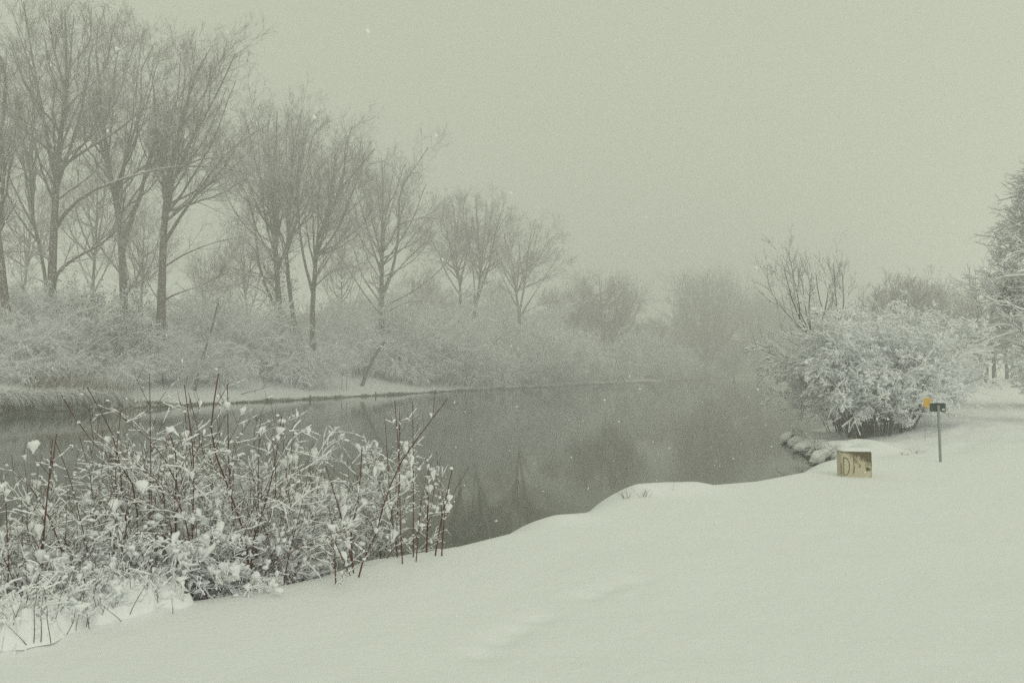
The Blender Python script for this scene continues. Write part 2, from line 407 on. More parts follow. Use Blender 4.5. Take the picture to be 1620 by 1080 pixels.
def traced_tree(seed, Y, trunks, limbs, label, dens=(10, 8, 6), l2=(2.2, 5.2), extra=8, group='tall bare poplars on the far bank',
                ang=(25, 48), ivy=None, cat='tree', name='poplar_tree', trunk_t0=0.5, rmin=0.011):
    """trunks, limbs: lists of (pixel polyline, r0, r1): limbs leave a trunk at their first point"""
    rng = np.random.default_rng(seed)
    LP, LR, TP, TR = [], [], [], []
    N = 12
    for pts, r0, r1 in trunks:
        P = np.array([at(x, y, Y) for x, y in pts]); P = bend(rng, catmull(P, N), 1.2)
        g0 = hz(P[0, 0], P[0, 1]) - 0.3
        if P[0, 2] > g0: P[0, 2] = g0
        TP.append(P); TR.append(taper_r(N, r0, r1, 0.9))
    for pts, r0, r1 in limbs:
        P = catmull(np.array([at(x, y, Y) for x, y in pts]), N)
        # snap the first point to the nearest trunk or limb point
        best = None
        for Q in TP + LP:
            Qd = catmull(Q, 60); d = np.linalg.norm(Qd[:, [0, 2]] - P[0, [0, 2]], axis=1); k = d.argmin()
            if best is None or d[k] < best[0]: best = (d[k], Qd[k])
        ln = np.linalg.norm(P[-1] - P[0]); P[:, 1] += best[1][1] - P[0, 1]
        s = np.linspace(0, 1, N)[:, None] ; P = P + (best[1] - P[0]) * (1 - s) ** 3
        P = bend(rng, P, ln * 0.35)
        LP.append(P); LR.append(taper_r(N, r0, r1, 0.8))
    TPa, TRa = np.array(TP), np.array(TR)
    # limbs that go towards and away from the river too
    EP, ER = dome_limbs(rng, catmull(TPa[0], 60), *CROWNS[seed], Y, 17 if seed not in (11, 12) else 8)
    base = TPa[0, 0] + np.array((0, 0, 0.3))
    o = empty(name, base, label, cat, group)
    b = Bag(); b.tubes(TPa, TRa, 10)
    if LP: b.tubes(np.array(LP), np.array(LR), 7)
    b.tubes(EP, ER, 6)
    b.build('trunk', M['bark'], o, origin=base)
    ALLP = np.concatenate([TPa, np.array(LP), EP]) if LP else np.concatenate([TPa, EP])
    ALLR = np.concatenate([TRa, np.array(LR), ER]) if LP else np.concatenate([TRa, ER])
    b = Bag()
    a2, a3, a4 = crown_from(rng, ALLP, ALLR, dens, l2, ang, rmin=rmin)
    low = hz(base[0], base[1]) + 3.0
    for (P, Rr), sd in ((a2, 4), (a3, 3), (a4, 3)):
        k = P[:, 0, 2] > low; b.tubes(P[k], Rr[k], sd)
    # straight upright shoots at the tips
    b.build('crown', M['twig'], o, origin=base)
    if ivy: ivy(rng, o, base)
    return o

def leaves(rng, C, size, n_each=1):
    """leaf sized folded quads around the points C, with thickness from the fold"""
    N = len(C)
    d = rng.normal(size=(N, 3)); d /= np.linalg.norm(d, axis=1, keepdims=True)
    e = np.cross(d, rng.normal(size=(N, 3))); e /= np.linalg.norm(e, axis=1, keepdims=True)
    f = np.cross(d, e)
    s = size * rng.uniform(0.6, 1.3, N)[:, None]
    V = np.stack([C, C + (d * .5 + e * .35 + f * .12) * s, C + d * s, C + (d * .5 - e * .35 + f * .12) * s], 1)
    k = np.arange(N)[:, None] * 4
    T = np.concatenate([k + [[0, 1, 2]], k + [[0, 2, 3]]])
    return V.reshape(-1, 3), T

# ---- the poplars of the far bank
traced_tree(11, 68, [([(14, 560), (14, 515), (8, 470), (2, 400), (-4, 340), (-10, 200), (-14, 60)], .40, .08)],
    [([(-2, 360), (10, 300), (25, 240), (28, 180)], .16, .04), ([(-8, 250), (15, 180), (30, 110), (20, 60)], .14, .04), ([(2, 400), (-30, 330), (-50, 250)], .16, .04)],
    'leaning dark tree trunk cut by the left edge of the photo', extra=5, dens=(8, 7, 5))
traced_tree(12, 82, [([(82, 560), (75, 450), (67, 397), (58, 367), (50, 300), (47, 250), (20, 165), (5, 90)], .22, .05)],
    [([(50, 290), (30, 230), (-5, 190)], .1, .03), ([(47, 250), (45, 190), (35, 120), (40, 60)], .1, .03), ([(67, 397), (40, 380), (5, 400)], .08, .03)],
    'thin forked tree standing just left of the tallest poplar', extra=5, dens=(8, 7, 5))
traced_tree(13, 72, [([(78, 580), (78, 480), (80, 400), (85, 310), (88, 260), (95, 190), (100, 130), (96, 60), (93, 8)], .50, .05)],
    [([(78, 290), (68, 240), (62, 201), (58, 130), (66, 25)], .24, .04), ([(61, 195), (52, 160), (36, 115), (10, 32)], .13, .03),
     ([(90, 270), (125, 228), (162, 195), (205, 155), (260, 135)], .17, .03), ([(84, 250), (72, 225), (50, 200), (0, 165), (-20, 160)], .12, .03),
     ([(86, 470), (98, 435), (125, 410), (155, 390), (187, 357), (215, 320)], .22, .04), ([(86, 365), (100, 343), (130, 311), (181, 282), (240, 256), (311, 246), (380, 257)], .2, .04),
     ([(80, 312), (68, 290), (50, 270), (20, 262), (-10, 250)], .12, .03), ([(96, 195), (125, 145), (150, 85), (172, 30)], .13, .03), ([(99, 140), (115, 90), (135, 40), (140, 12)], .1, .03),
     ([(72, 412), (55, 400), (15, 400)], .09, .03), ([(74, 450), (50, 438), (20, 460)], .09, .03), ([(90, 250), (110, 200), (118, 150), (112, 90)], .12, .03)],
    'tallest poplar on the left, one straight trunk reaching the top of the photo', extra=6, dens=(9, 8, 7))
traced_tree(14, 82, [([(197, 560), (195, 480), (192, 430), (186, 347), (177, 301), (165, 246), (162, 207), (156, 162), (152, 123), (147, 80), (150, 35)], .48, .05)],
    [([(193, 400), (201, 343), (211, 301), (217, 246), (227, 207), (243, 162), (262, 115), (291, 62)], .30, .04), ([(183, 320), (192, 250), (203, 190), (206, 139), (201, 97), (220, 45)], .2, .04),
     ([(168, 255), (142, 215), (118, 165), (112, 120)], .12, .03), ([(192, 440), (175, 415), (157, 393), (135, 350), (115, 315)], .14, .03), ([(196, 470), (206, 450), (218, 434), (222, 415)], .16, .08),
     ([(243, 162), (262, 110), (255, 60)], .11, .03), ([(160, 195), (180, 140), (185, 80), (190, 45)], .12, .03), ([(217, 246), (240, 215), (270, 190), (300, 150)], .12, .03)],
    'double stemmed poplar between the tallest poplar and the thick straight one', extra=6, dens=(9, 8, 7))
traced_tree(15, 78, [([(254, 575), (255, 500), (257, 420), (258, 370), (260, 335), (266, 285), (270, 255), (282, 201), (292, 162), (310, 110), (330, 75)], .50, .05)],
    [([(259, 365), (272, 318), (301, 275), (318, 233), (350, 181), (370, 153), (400, 118)], .24, .04), ([(262, 385), (283, 345), (311, 298), (337, 253), (389, 200), (415, 183)], .2, .03),
     ([(255, 375), (248, 335), (240, 275), (236, 215), (250, 130), (262, 58)], .2, .03), ([(260, 475), (300, 457), (330, 442), (365, 430)], .12, .03), ([(262, 428), (295, 402), (345, 375), (380, 365)], .11, .03),
     ([(266, 285), (262, 220), (275, 150), (285, 80)], .14, .03), ([(318, 233), (335, 180), (345, 120), (360, 90)], .1, .03), ([(254, 480), (240, 460), (225, 440)], .08, .03),
     ([(282, 201), (300, 170), (325, 130), (330, 100)], .1, .03), ([(300, 275), (340, 265), (390, 262), (420, 280)], .1, .03)],
    'thick straight poplar trunk with bare foot, crown leaning right', extra=6, dens=(9, 8, 7))

def ivy_on(px0, px1, y0, y1, Y, n):
    def f(rng, o, base):
        u = rng.random(n); v = rng.random(n)
        cx = px0 + (px1 - px0) * v; cy_ = y0 + (y1 - y0) * v
        C = np.array([at(a, b_, Y) for a, b_ in zip(cx, cy_)]) + rng.normal(size=(n, 3)) * np.array([.95, .8, .5])
        b = Bag(); Vv, Tt = leaves(rng, C - base, 0.17); b.add(Vv, None, Tt)
        b.build('ivy', M['leaf'], o, smooth=False)
    return f
traced_tree(16, 95, [([(450, 600), (446, 540), (442, 480), (437, 403), (434, 344), (434, 263), (437, 175)], .48, .05)],
    [([(441, 500), (425, 450), (412, 380), (398, 325), (375, 280), (352, 240)], .22, .03), ([(436, 400), (430, 361), (414, 331), (395, 280), (366, 244)], .15, .03),
     ([(441, 470), (420, 440), (395, 429), (330, 419)], .13, .03), ([(441, 485), (400, 452), (350, 460)], .1, .03), ([(437, 403), (446, 330), (452, 250), (450, 200)], .15, .03),
     ([(434, 300), (420, 240), (410, 190)], .1, .03), ([(440, 440), (385, 440), (345, 480)], .08, .03)],
    'leftmost poplar of the close trio, its trunk wrapped in snowy ivy', extra=6, dens=(9, 8, 7), ivy=ivy_on(437, 447, 400, 600, 95, 5200))
traced_tree(17, 99, [([(470, 600), (466, 520), (455, 440), (452, 393), (458, 331), (460, 280), (463, 215), (475, 170)], .36, .05)],
    [([(458, 400), (473, 344), (476, 280), (488, 215), (508, 180)], .17, .03), ([(460, 300), (480, 260), (500, 210), (520, 190)], .12, .03), ([(456, 420), (440, 350), (425, 300), (415, 220)], .12, .03)],
    'middle poplar of the close trio, with upright parallel limbs', extra=7, dens=(9, 8, 7))
traced_tree(18, 93, [([(497, 590), (495, 497), (499, 425), (505, 370), (524, 331), (544, 293), (573, 260), (594, 236)], .38, .05)],
    [([(497, 470), (484, 409), (482, 344), (486, 280), (500, 225)], .2, .03), ([(503, 400), (520, 350), (525, 290), (530, 230)], .14, .03), ([(524, 331), (545, 280), (552, 235), (565, 210)], .12, .03),
     ([(499, 440), (520, 400), (555, 350), (570, 310)], .12, .03), ([(498, 455), (530, 430), (570, 425)], .09, .03)],
    'rightmost poplar of the close trio, long limb reaching up to the right', extra=5, dens=(10, 8, 6))
traced_tree(19, 112, [([(607, 590), (604, 497), (604, 425), (605, 344), (606, 290), (604, 250)], .52, .05)],
    [([(606, 475), (625, 419), (635, 361), (641, 312), (667, 280), (686, 256)], .28, .04), ([(602, 430), (583, 374), (570, 331), (556, 293)], .19, .03), ([(603, 480), (570, 432), (554, 390), (524, 344)], .16, .03),
     ([(604, 495), (585, 475), (550, 422), (520, 370)], .13, .03), ([(606, 488), (654, 461), (696, 425), (720, 398)], .15, .03), ([(641, 360), (665, 350), (695, 335)], .12, .03),
     ([(604, 410), (590, 345), (578, 285), (585, 255)], .15, .03), ([(605, 380), (620, 320), (630, 265)], .14, .03), ([(615, 440), (650, 400), (680, 370), (700, 345)], .13, .03),
     ([(604, 500), (650, 478), (710, 480)], .1, .03), ([(604, 350), (600, 300), (590, 265)], .1, .03)],
    'single poplar with a wide fan shaped crown, right of the close trio', extra=8, dens=(9, 8, 7))
traced_tree(20, 135, [([(728, 600), (728, 493), (728, 447), (720, 407), (722, 363), (714, 315)], .40, .05)],
    [([(728, 470), (705, 430), (690, 395), (672, 370)], .16, .03), ([(726, 430), (740, 380), (735, 330), (742, 312)], .15, .03), ([(722, 410), (705, 365), (700, 325)], .13, .03), ([(728, 500), (700, 488), (670, 470)], .1, .03)],
    'left one of the two slim poplars right of the fan shaped poplar', extra=8, dens=(9, 8, 7), l2=(2.0, 4.2))
traced_tree(21, 138, [([(749, 600), (750, 497), (757, 460), (760, 413), (756, 363), (752, 308)], .42, .05)],
    [([(755, 470), (772, 425), (783, 380), (800, 325)], .22, .03), ([(750, 490), (748, 430), (740, 380), (738, 330)], .16, .03), ([(760, 440), (790, 400), (810, 360)], .14, .03), ([(757, 390), (775, 350), (780, 315)], .12, .03)],
    'right one of the two slim poplars right of the fan shaped poplar', extra=8, dens=(9, 8, 7), l2=(2.0, 4.2))
traced_tree(22, 150, [([(822, 600), (821, 500), (817, 467), (811, 420), (800, 385), (795, 355)], .42, .05)],
    [([(821, 500), (833, 430), (838, 380), (848, 345)], .26, .04), ([(822, 505), (850, 457), (877, 413), (894, 385)], .22, .03), ([(819, 490), (800, 450), (780, 400)], .16, .03), ([(830, 450), (822, 400), (820, 350)], .16, .03),
     ([(835, 440), (858, 400), (870, 355)], .14, .03), ([(822, 500), (860, 480), (890, 475)], .1, .03)],
    'last and smallest poplar of the row, before the round crowned tree', extra=8, dens=(9, 8, 7), l2=(2.0, 4.2))

def auto_tree(seed, loc, H, W, fork, nl, label, cat='tree', name='bare_tree', group=None, dens=(9, 7, 5), rt=0.3, l2=None, rmin=0.014, stems=1, up=0.1, mt='twig', keep=False, lowlimb=0.35):
    rng = np.random.default_rng(seed); N = 10
    base = np.array(loc, float); TP = []; 
    for i in range(stems):
        a = rng.random() * 6.28; lean = (0.06 if stems == 1 else 0.22)
        P = np.stack([np.linspace(0, H * 0.92, N)] * 3, 1) * np.array([math.cos(a) * lean, math.sin(a) * lean, 1])
        P[:, :2] += rng.normal(size=(N, 2)).cumsum(0) * 0.02 * H / N
        P[0, 2] -= 0.3; TP.append(P)
    TP = np.array(TP); TR = np.repeat(taper_r(N, rt, rt * 0.12)[None], stems, 0)
    # limbs rise to a dome
    LP = []
    for i in range(nl):
        s = rng.integers(stems); f = rng.uniform(fork, 0.8); k = f * (N - 1) / 0.92; k = min(k, N - 1.01); j = int(k)
        p0 = TP[s, j] * (1 - k + j) + TP[s, j + 1] * (k - j)
        a = 6.28 * (i * 0.381966 + rng.random() * 0.1); q = rng.uniform(0.35, 1.0) * (1.05 - 0.4 * f)
        rr = W * 0.5 * q; top = H * (lowlimb + (1 - lowlimb) * math.sqrt(max(0, 1 - (rr / (W * 0.56)) ** 2)))
        if top < p0[2] + H * 0.1: top = p0[2] + H * 0.12
        p1 = np.array([math.cos(a) * rr, math.sin(a) * rr, top * rng.uniform(0.82, 0.98)])
        mid = p0 * 0.5 + p1 * 0.5 + np.array([math.cos(a), math.sin(a), -0.6]) * rr * 0.18
        LP.append(catmull([p0, mid, p1], N))
    LP = np.array(LP); LR = np.repeat(taper_r(N, rt * 0.45, rt * 0.08)[None], nl, 0)
    o = empty(name, base, label, cat, group)
    b = Bag(); b.tubes(TP, TR, 8); b.tubes(LP, LR, 6); b.build('trunk', M['bark'], o)
    AP = np.concatenate([TP, LP]); AR = np.concatenate([TR, LR])
    l2 = l2 or (H * 0.1, H * 0.2)
    b = Bag()
    for (P, Rr), sd_ in zip(crown_from(rng, AP, AR, dens, l2, (25, 50), trop=up, rmin=rmin), (4, 3, 3)):
        k = P[:, 0, 2] > H * (0.12 if H < 16 else .2); b.tubes(P[k], Rr[k], sd_)
    b.build('crown', M[mt], o)
    return o

# hazy trees further back
G_BACK = 'hazy bare trees behind the poplars'
bt = auto_tree(31, gp(140, 104), 28, 14, .3, 16, 'faint tree seen through the gap right of the tallest poplar', group=G_BACK, dens=(8, 6, 5), rt=.35)
for px, Y, sc, rz, lab in [
    (30, 112, .95, 1.0, 'faint tree far behind the left edge, between the leaning and the tallest trunk'),
    (222, 118, .9, 2.2, 'faint tree behind the gap between the double stemmed and the thick poplar'),
    (330, 120, .62, 3.5, 'faint low tree behind the gap right of the thick straight poplar'),
    (392, 128, .78, 4.4, 'faint tree rising behind the ivy clad poplar, on its left'),
    (540, 135, .72, 5.2, 'faint tree filling the gap between the trio and the fan shaped poplar'),
    (662, 155, .7, .6, 'faint tree behind the right side of the fan shaped poplar'),
    (785, 175, .72, 1.7, 'faint tree between the slim pair and the smallest poplar'),
    (690, 165, .62, 2.9, 'faint low tree just left of the two slim poplars')]:
    copy_tree(bt, gp(px, Y), rz, (sc, sc, sc), lab)
# round crowned trees
auto_tree(33, gp(958, 186), 26, 24, 0.10, 54, 'broad round crowned tree after the last poplar', dens=(9, 7, 5), rt=.6, rmin=.014, up=.1, lowlimb=.22)
auto_tree(34, gp(892, 180), 19, 13, .10, 30, 'lower twiggy tree tucked between the last poplar and the round crowned tree', dens=(9, 7, 5), rt=.28, rmin=.018)
auto_tree(35, gp(1122, 238), 35, 29, .10, 60, 'largest domed tree in the haze at the middle of the far bank', dens=(10, 7, 5), rt=.9, rmin=.018, lowlimb=.2)
o1 = auto_tree(36, gp(1200, 262), 29, 20, .08, 46, 'pale tree right of the largest domed tree, nearly lost in haze', group='palest trees at the river bend', dens=(9, 8, 7), rt=.45, rmin=.022)
copy_tree(o1, gp(1255, 285), 2.0, (1.1, 1.1, .98), 'pale tree at the river bend directly left of the bare saplings')
copy_tree(o1, gp(1080, 262), 4.0, (.75, .75, .62), 'pale low tree in the gap left of the largest domed tree')
copy_tree(o1, gp(1160, 258), 5.0, (.8, .8, .5), 'pale low tree below the right half of the domed crown')
copy_tree(o1, gp(1030, 215), 1.0, (.75, .75, .55), 'pale low tree at the right foot of the round crowned tree')
copy_tree(o1, gp(1310, 300), 3.3, (1.1, 1.1, .85), 'pale tree hidden behind the bare saplings over the bend')

def snow_tubes(b, rng, P, Rr, k=2.2, add=0.006, sides=5, amp=.5, maxslope=.93):
    """snow lying along the top of twigs"""
    T = np.gradient(P, axis=1); T /= np.linalg.norm(T, axis=2, keepdims=True) + 1e-9
    flat = np.clip((maxslope - np.abs(T[..., 2])) / .35, 0, 1)
    r = (Rr * k + add) * flat * (1 + amp * rng.normal(size=Rr.shape)).clip(.25, 2)
    keep = flat.mean(1) > .12
    Pn = P + np.array([0, 0, 1.]) * (r * .75 + Rr * .3)[..., None]
    r = np.maximum(r, .0006)
    b.tubes(Pn[keep], r[keep], sides)


# ------------------------------------------------------------------ shrubs of the far bank
def shrub_lines(rng, H, W, ns, dens=(7, 6, 4), arch=-0.10, rmin=0.009, r0=0.03, spread=1.0, foot=.18, wobs=.07):
    N = 8
    a = rng.random(ns) * 2 * math.pi; q = np.sqrt(rng.random(ns)) 
    P = np.zeros((ns, N, 3)); P[:, 0, 0] = np.cos(a) * q * W * foot; P[:, 0, 1] = np.sin(a) * q * W * foot; P[:, 0, 2] = -0.15
    out = q * spread * W / (2 * H) * 1.15
    D = np.stack([np.cos(a) * out, np.sin(a) * out, np.ones(ns)], 1); D /= np.linalg.norm(D, axis=1, keepdims=True)
    ln = H * rng.uniform(0.6, 1.1, ns) * (1 + 0.25 * q)
    for j in range(1, N):
        P[:, j] = P[:, j - 1] + D * (ln / (N - 1))[:, None]
        D = D + np.array([[0, 0, arch]]) * (j / N) * (0.5 + q[:, None]) + rng.normal(size=(ns, 3)) * wobs
        D /= np.linalg.norm(D, axis=1, keepdims=True)
    Rr = np.repeat(taper_r(N, r0, r0 * .3)[None], ns, 0) * rng.uniform(.6, 1.2, ns)[:, None]
    A2, R2 = sprout(rng, P, Rr, dens[0], .2, 1, (25, 65), lenf=(.35, .65), npts=6, trop=arch * .6, wob=.12, rf=.55, rmin=rmin * 1.3)
    A3, R3 = sprout(rng, A2, R2, dens[1], .1, 1, (25, 60), lenf=(.35, .65), npts=5, trop=arch * .5, wob=.14, rf=.65, rmin=rmin)
    out = [(P, Rr), (A2, R2), (A3, R3)]
    if len(dens) > 2: out.append(sprout(rng, A3, R3, dens[2], .1, 1, (25, 60), lenf=(.4, .7), npts=4, trop=arch * .3, wob=.15, rf=.7, rmin=rmin * .85))
    return out

def far_shrub(seed, H, W, ns, label, group, loc, mt='shrub', name='snowy_shrub', dens=(8, 6, 4), arch=-.12, rmin=.011, upright=False):
    rng = np.random.default_rng(seed)
    ls = shrub_lines(rng, H, W, ns, dens, arch, rmin)
    o = empty(name, loc, label, 'shrub', group)
    b = Bag(); b.tubes(*ls[0], 4); b.build('stem', M[mt], o)
    b = Bag()
    for l in ls[1:]: b.tubes(*l, 3)
    b.build('twigs', M[mt], o)
    b = Bag(); snow_tubes(b, rng, ls[1][0], ls[1][1], 1.6, .022, 4, .4, .97); q = rng.random(len(ls[2][0])) < .5; snow_tubes(b, rng, ls[2][0][q], ls[2][1][q], 1.4, .014, 4, .4, .97)
    b.build('snow', M['snow'], o)
    return o
GS = 'snow laden shrubs along the far bank'
pA = far_shrub(41, 4.2, 7.0, 70, 'snow laden shrub at the left edge of the far bank, below the leaning trunk', GS, gp(15, 64))
pB = far_shrub(42, 5.2, 6.5, 60, 'loose arching shrub in front of the tallest poplar trunk', GS, gp(92, 67), arch=-.05)
pC = far_shrub(43, 3.0, 6.0, 60, 'low snow laden shrub between the two leftmost bank shrubs', GS, gp(52, 62), arch=-.2)
def Yw(px):
    """depth at which the far waterline crosses this column"""
    Yg = np.linspace(40, 300, 2000); u = np.interp(Yg, FP[:, 0], FP[:, 1]) / Yg * F + 810
    return float(np.interp(px, u, Yg))
shr = [  # px, metres behind the waterline, proto, height scale, width scale, label
    (150, 7, pC, 1.1, 1.1, 'low rounded shrub at the foot of the dark leafy bush'),
    (205, 8, pA, .75, .7, 'rounded shrub between the leafy bush and the thick poplar foot'),
    (232, 10, pC, .9, .8, 'small shrub immediately left of the thick poplar foot'),
    (292, 8, pB, .8, .8, 'loose shrub right beside the foot of the thick poplar'),
    (318, 12, pA, 1.0, .9, 'tall shrub behind the slanting thin trunk'),
    (352, 9, pC, 1.0, .8, 'low shrub on the bank right of the slanting thin trunk'),
    (385, 14, pB, 1.35, 1.1, 'tall feathery shrub under the low left limbs of the ivy clad poplar'),
    (420, 15, pA, 1.15, 1.0, 'dense shrub at the left foot of the ivy clad poplar'),
    (462, 10, pC, 1.5, 1.0, 'dense low shrub in front of the close trio of poplars'),
    (505, 9, pA, 1.3, .9, 'dense shrub at the foot of the right poplar of the trio'),
    (540, 16, pB, 1.5, 1.0, 'tall shrub between the close trio and the wooden board stand'),
    (575, 17, pA, 1.3, .9, 'snowy shrub left of the fan shaped poplar, behind the slanting log'),
    (630, 13, pC, 2.0, 1.1, 'low wide shrub to the right of the slanting log'),
    (655, 12, pA, 1.8, 1.15, 'big snow laden shrub below the right limbs of the fan shaped poplar'),
    (700, 11, pB, 1.7, 1.2, 'feathery shrub leaning to the water where the open snow bank ends'),
    (735, 7, pA, 1.7, 1.2, 'bank shrub below the two slim poplars'),
    (772, 4, pC, 2.3, 1.2, 'wide shrub overhanging the water right of the slim poplars'),
    (805, 9, pA, 2.3, 1.4, 'high snow topped shrub with an arched back, below the smallest poplar'),
    (850, 5, pB, 1.9, 1.4, 'feathery shrub right of the arched one'),
    (885, 8, pA, 2.4, 1.5, 'tall shrub in front of the lower twiggy tree'),
    (920, 5, pC, 2.9, 1.6, 'low shrub at the waterline below the round crowned tree'),
    (958, 13, pA, 2.5, 1.7, 'shrub hanging over the far water line left of the curved branch'),
    (1005, 17, pB, 2.2, 1.8, 'shrub on the bank directly behind the curved bare branch'),
    (1050, 9, pA, 2.1, 1.7, 'faint shrub at the end of the last open snow patch'),
    (1085, 8, pC, 3.4, 2.2, 'faint low shrub left of the two dark stumps'),
    (1140, 8, pA, 2.5, 2.3, 'faint shrub right of the two dark stumps'),
    (1190, 8, pB, 2.6, 2.4, 'faintest shrub where the river vanishes in the haze')]
shr = [(a_, Yw(a_) + b_, c_, d_, e_, f_) for a_, b_, c_, d_, e_, f_ in shr]
rs = random.Random(5)
for px, Y, p, sh, sw, lab in shr:
    copy_tree(p, gp(px, Y), rs.uniform(0, 6.28), (sw, sw, sh), lab)

# the undergrowth mass behind the bank shrubs
rng = np.random.default_rng(77)
pts_, rot_, scl_, wh_ = [], [], [], []
for i in range(430):
    Y = 58 * (290 / 58) ** (rng.random() ** 0.85)
    xs = np.interp(Y, FP[:, 0], FP[:, 1]); d = rng.uniform(10 if Y < 112 else 5, 30) * (1 if Y < 150 else 1.2)
    x = xs - d * 1.1
    if abs(x / Y) > 0.8: continue
    s_ = rng.uniform(.55, 1.25) * (1.0 + 0.8 * smooth01((Y - 85) / 60))
    pts_.append((x, Y, hz(x, Y))); rot_.append((0, 0, rng.random() * 6.28)); scl_.append((s_, s_, s_ * rng.uniform(.7, 1.25))); wh_.append(i % 3)
me = bpy.data.meshes.new('undergrowth'); me.from_pydata(pts_, [], []); n = len(pts_)
for nm, dat in (('rot', rot_), ('scl', scl_)):
    at_ = me.attributes.new(nm, 'FLOAT_VECTOR', 'POINT'); at_.data.foreach_set('vector', np.array(dat, np.float32).ravel())
at_ = me.attributes.new('which', 'INT', 'POINT'); at_.data.foreach_set('value', np.array(wh_, np.int32))
og = bpy.data.objects.new('undergrowth', me); COL.objects.link(og)
ng = bpy.data.node_groups.new('undergrowth_nodes', 'GeometryNodeTree')
ng.interface.new_socket('Geometry', in_out='INPUT', socket_type='NodeSocketGeometry'); ng.interface.new_socket('Geometry', in_out='OUTPUT', socket_type='NodeSocketGeometry')
gi = ng.nodes.new('NodeGroupInput'); go = ng.nodes.new('NodeGroupOutput'); jn = ng.nodes.new('GeometryNodeJoinGeometry')
def attr(nm, ty):
    q = ng.nodes.new('GeometryNodeInputNamedAttribute'); q.data_type = ty; q.inputs['Name'].default_value = nm
    return next(o_ for o_ in q.outputs if o_.enabled and o_.name == 'Attribute')
for k_, pr in enumerate((pA, pB, pC)):
    j2 = ng.nodes.new('GeometryNodeJoinGeometry'); g2 = ng.nodes.new('GeometryNodeGeometryToInstance')
    for part_ in ('twigs', 'snow'):
        oi = ng.nodes.new('GeometryNodeObjectInfo'); oi.inputs['Object'].default_value = next(c_ for c_ in pr.children if c_.name.startswith(part_)); oi.inputs['As Instance'].default_value = True
        ng.links.new(oi.outputs['Geometry'], j2.inputs[0])
    ng.links.new(j2.outputs[0], g2.inputs[0])
    ip = ng.nodes.new('GeometryNodeInstanceOnPoints'); cp = ng.nodes.new('FunctionNodeCompare'); cp.data_type = 'INT'; cp.operation = 'EQUAL'
    ia = next(i_ for i_ in cp.inputs if i_.enabled and i_.name == 'A'); ib = next(i_ for i_ in cp.inputs if i_.enabled and i_.name == 'B'); ib.default_value = k_
    ng.links.new(attr('which', 'INT'), ia); ng.links.new(gi.outputs[0], ip.inputs['Points']); ng.links.new(cp.outputs[0], ip.inputs['Selection'])
    ng.links.new(g2.outputs[0], ip.inputs['Instance']); ng.links.new(attr('rot', 'FLOAT_VECTOR'), ip.inputs['Rotation']); ng.links.new(attr('scl', 'FLOAT_VECTOR'), ip.inputs['Scale'])
    ng.links.new(ip.outputs[0], jn.inputs[0])
ng.links.new(jn.outputs[0], go.inputs[0])
og.modifiers.new('scatter', 'NODES').node_group = ng
tag(og, 'mass of snowy undergrowth filling the space behind the bank shrubs', 'undergrowth', kind='stuff')

# dark leafy bush in front of the double poplar
rng = np.random.default_rng(50); lo = gp(155, 71)
ls = shrub_lines(rng, 6.8, 5.6, 46, (7, 6, 3), -.07, .012)
o = empty('leafy_bush', lo, 'dark leafy bush still holding its leaves, below the double stemmed poplar', 'bush')
b = Bag(); b.tubes(*ls[0], 4); b.build('stem', M['bark'], o)
b = Bag(); [b.tubes(*l, 3) for l in ls[1:]]; b.build('twigs', M['shrub'], o)
C = ls[3][0][:, [1, 3]].reshape(-1, 3); C = C[rng.random(len(C)) < .75] + rng.normal(size=(1, 3)) * 0
b = Bag(); Vv, Tt = leaves(rng, C, .16); b.add(Vv, None, Tt); b.build('foliage', M['leaf'], o, smooth=False)

# slanting trunks, branches and stubs on the far bank
def log_thing(name, label, cat, Y, pts, r0, r1, twigs=None, seed=1, mt='bark', group=None):
    rng = np.random.default_rng(seed)
    P = catmull(np.array([at(x, y, Y) for x, y in pts]), 10)
    g = hz(P[0, 0], P[0, 1]) - .2
    P[:, 2] += (g - P[0, 2]) * (1 - np.linspace(0, 1, 10)) ** 2 if P[0, 2] > g else 0
    base = P[0].copy(); o = empty(name, base, label, cat, group)
    b = Bag(); b.tubes(P[None], taper_r(10, r0, r1)[None], 8); b.build('trunk', M[mt], o, origin=base)
    if twigs:
        b = Bag(); A, Ra = sprout(rng, P[None], taper_r(10, r0, r1)[None], twigs, .35, 1, (25, 60), lenf=(.2, .5), npts=6, trop=.05, rf=.4, rmin=.02)
        B2, Rb = sprout(rng, A, Ra, 6, .2, 1, (25, 55), lenf=(.4, .7), npts=5, trop=.02, rf=.6, rmin=.013)
        C2, Rc = sprout(rng, B2, Rb, 5, .2, 1, (25, 55), lenf=(.4, .7), npts=4, trop=.02, rf=.6, rmin=.012)
        b.tubes(A, Ra, 4); b.tubes(B2, Rb, 3); b.tubes(C2, Rc, 3); b.build('branches', M['twig'], o, origin=base)
    return o
log_thing('slanting_tree', 'thin slanting trunk right of the thick poplar foot', 'tree trunk', 75, [(308, 587), (318, 558), (332, 525), (345, 478)], .17, .06, 10, 2)
log_thing('leaning_log', 'short dark log slanting up below the fan shaped poplar', 'log', 100, [(572, 586), (585, 568), (598, 552), (610, 540)], .26, .18, None, 3)
log_thing('curved_branch', 'bare branch bowed down to the last open snow patch', 'branch', 176, [(996, 597), (985, 588), (977, 575), (972, 560)], .16, .06, 6, 4)
log_thing('fallen_branch', 'fallen bare branch lying on the snow bank under the ivy clad poplar', 'branch', 78, [(376, 604), (392, 609), (410, 612), (436, 608)], .07, .03, 5, 5)
log_thing('arching_tree', 'snow topped trunk arching over the shrubs below the smallest poplar', 'tree trunk', 128, [(752, 560), (768, 532), (790, 516), (822, 514), (846, 528), (868, 548)], .11, .04, 22, 6)
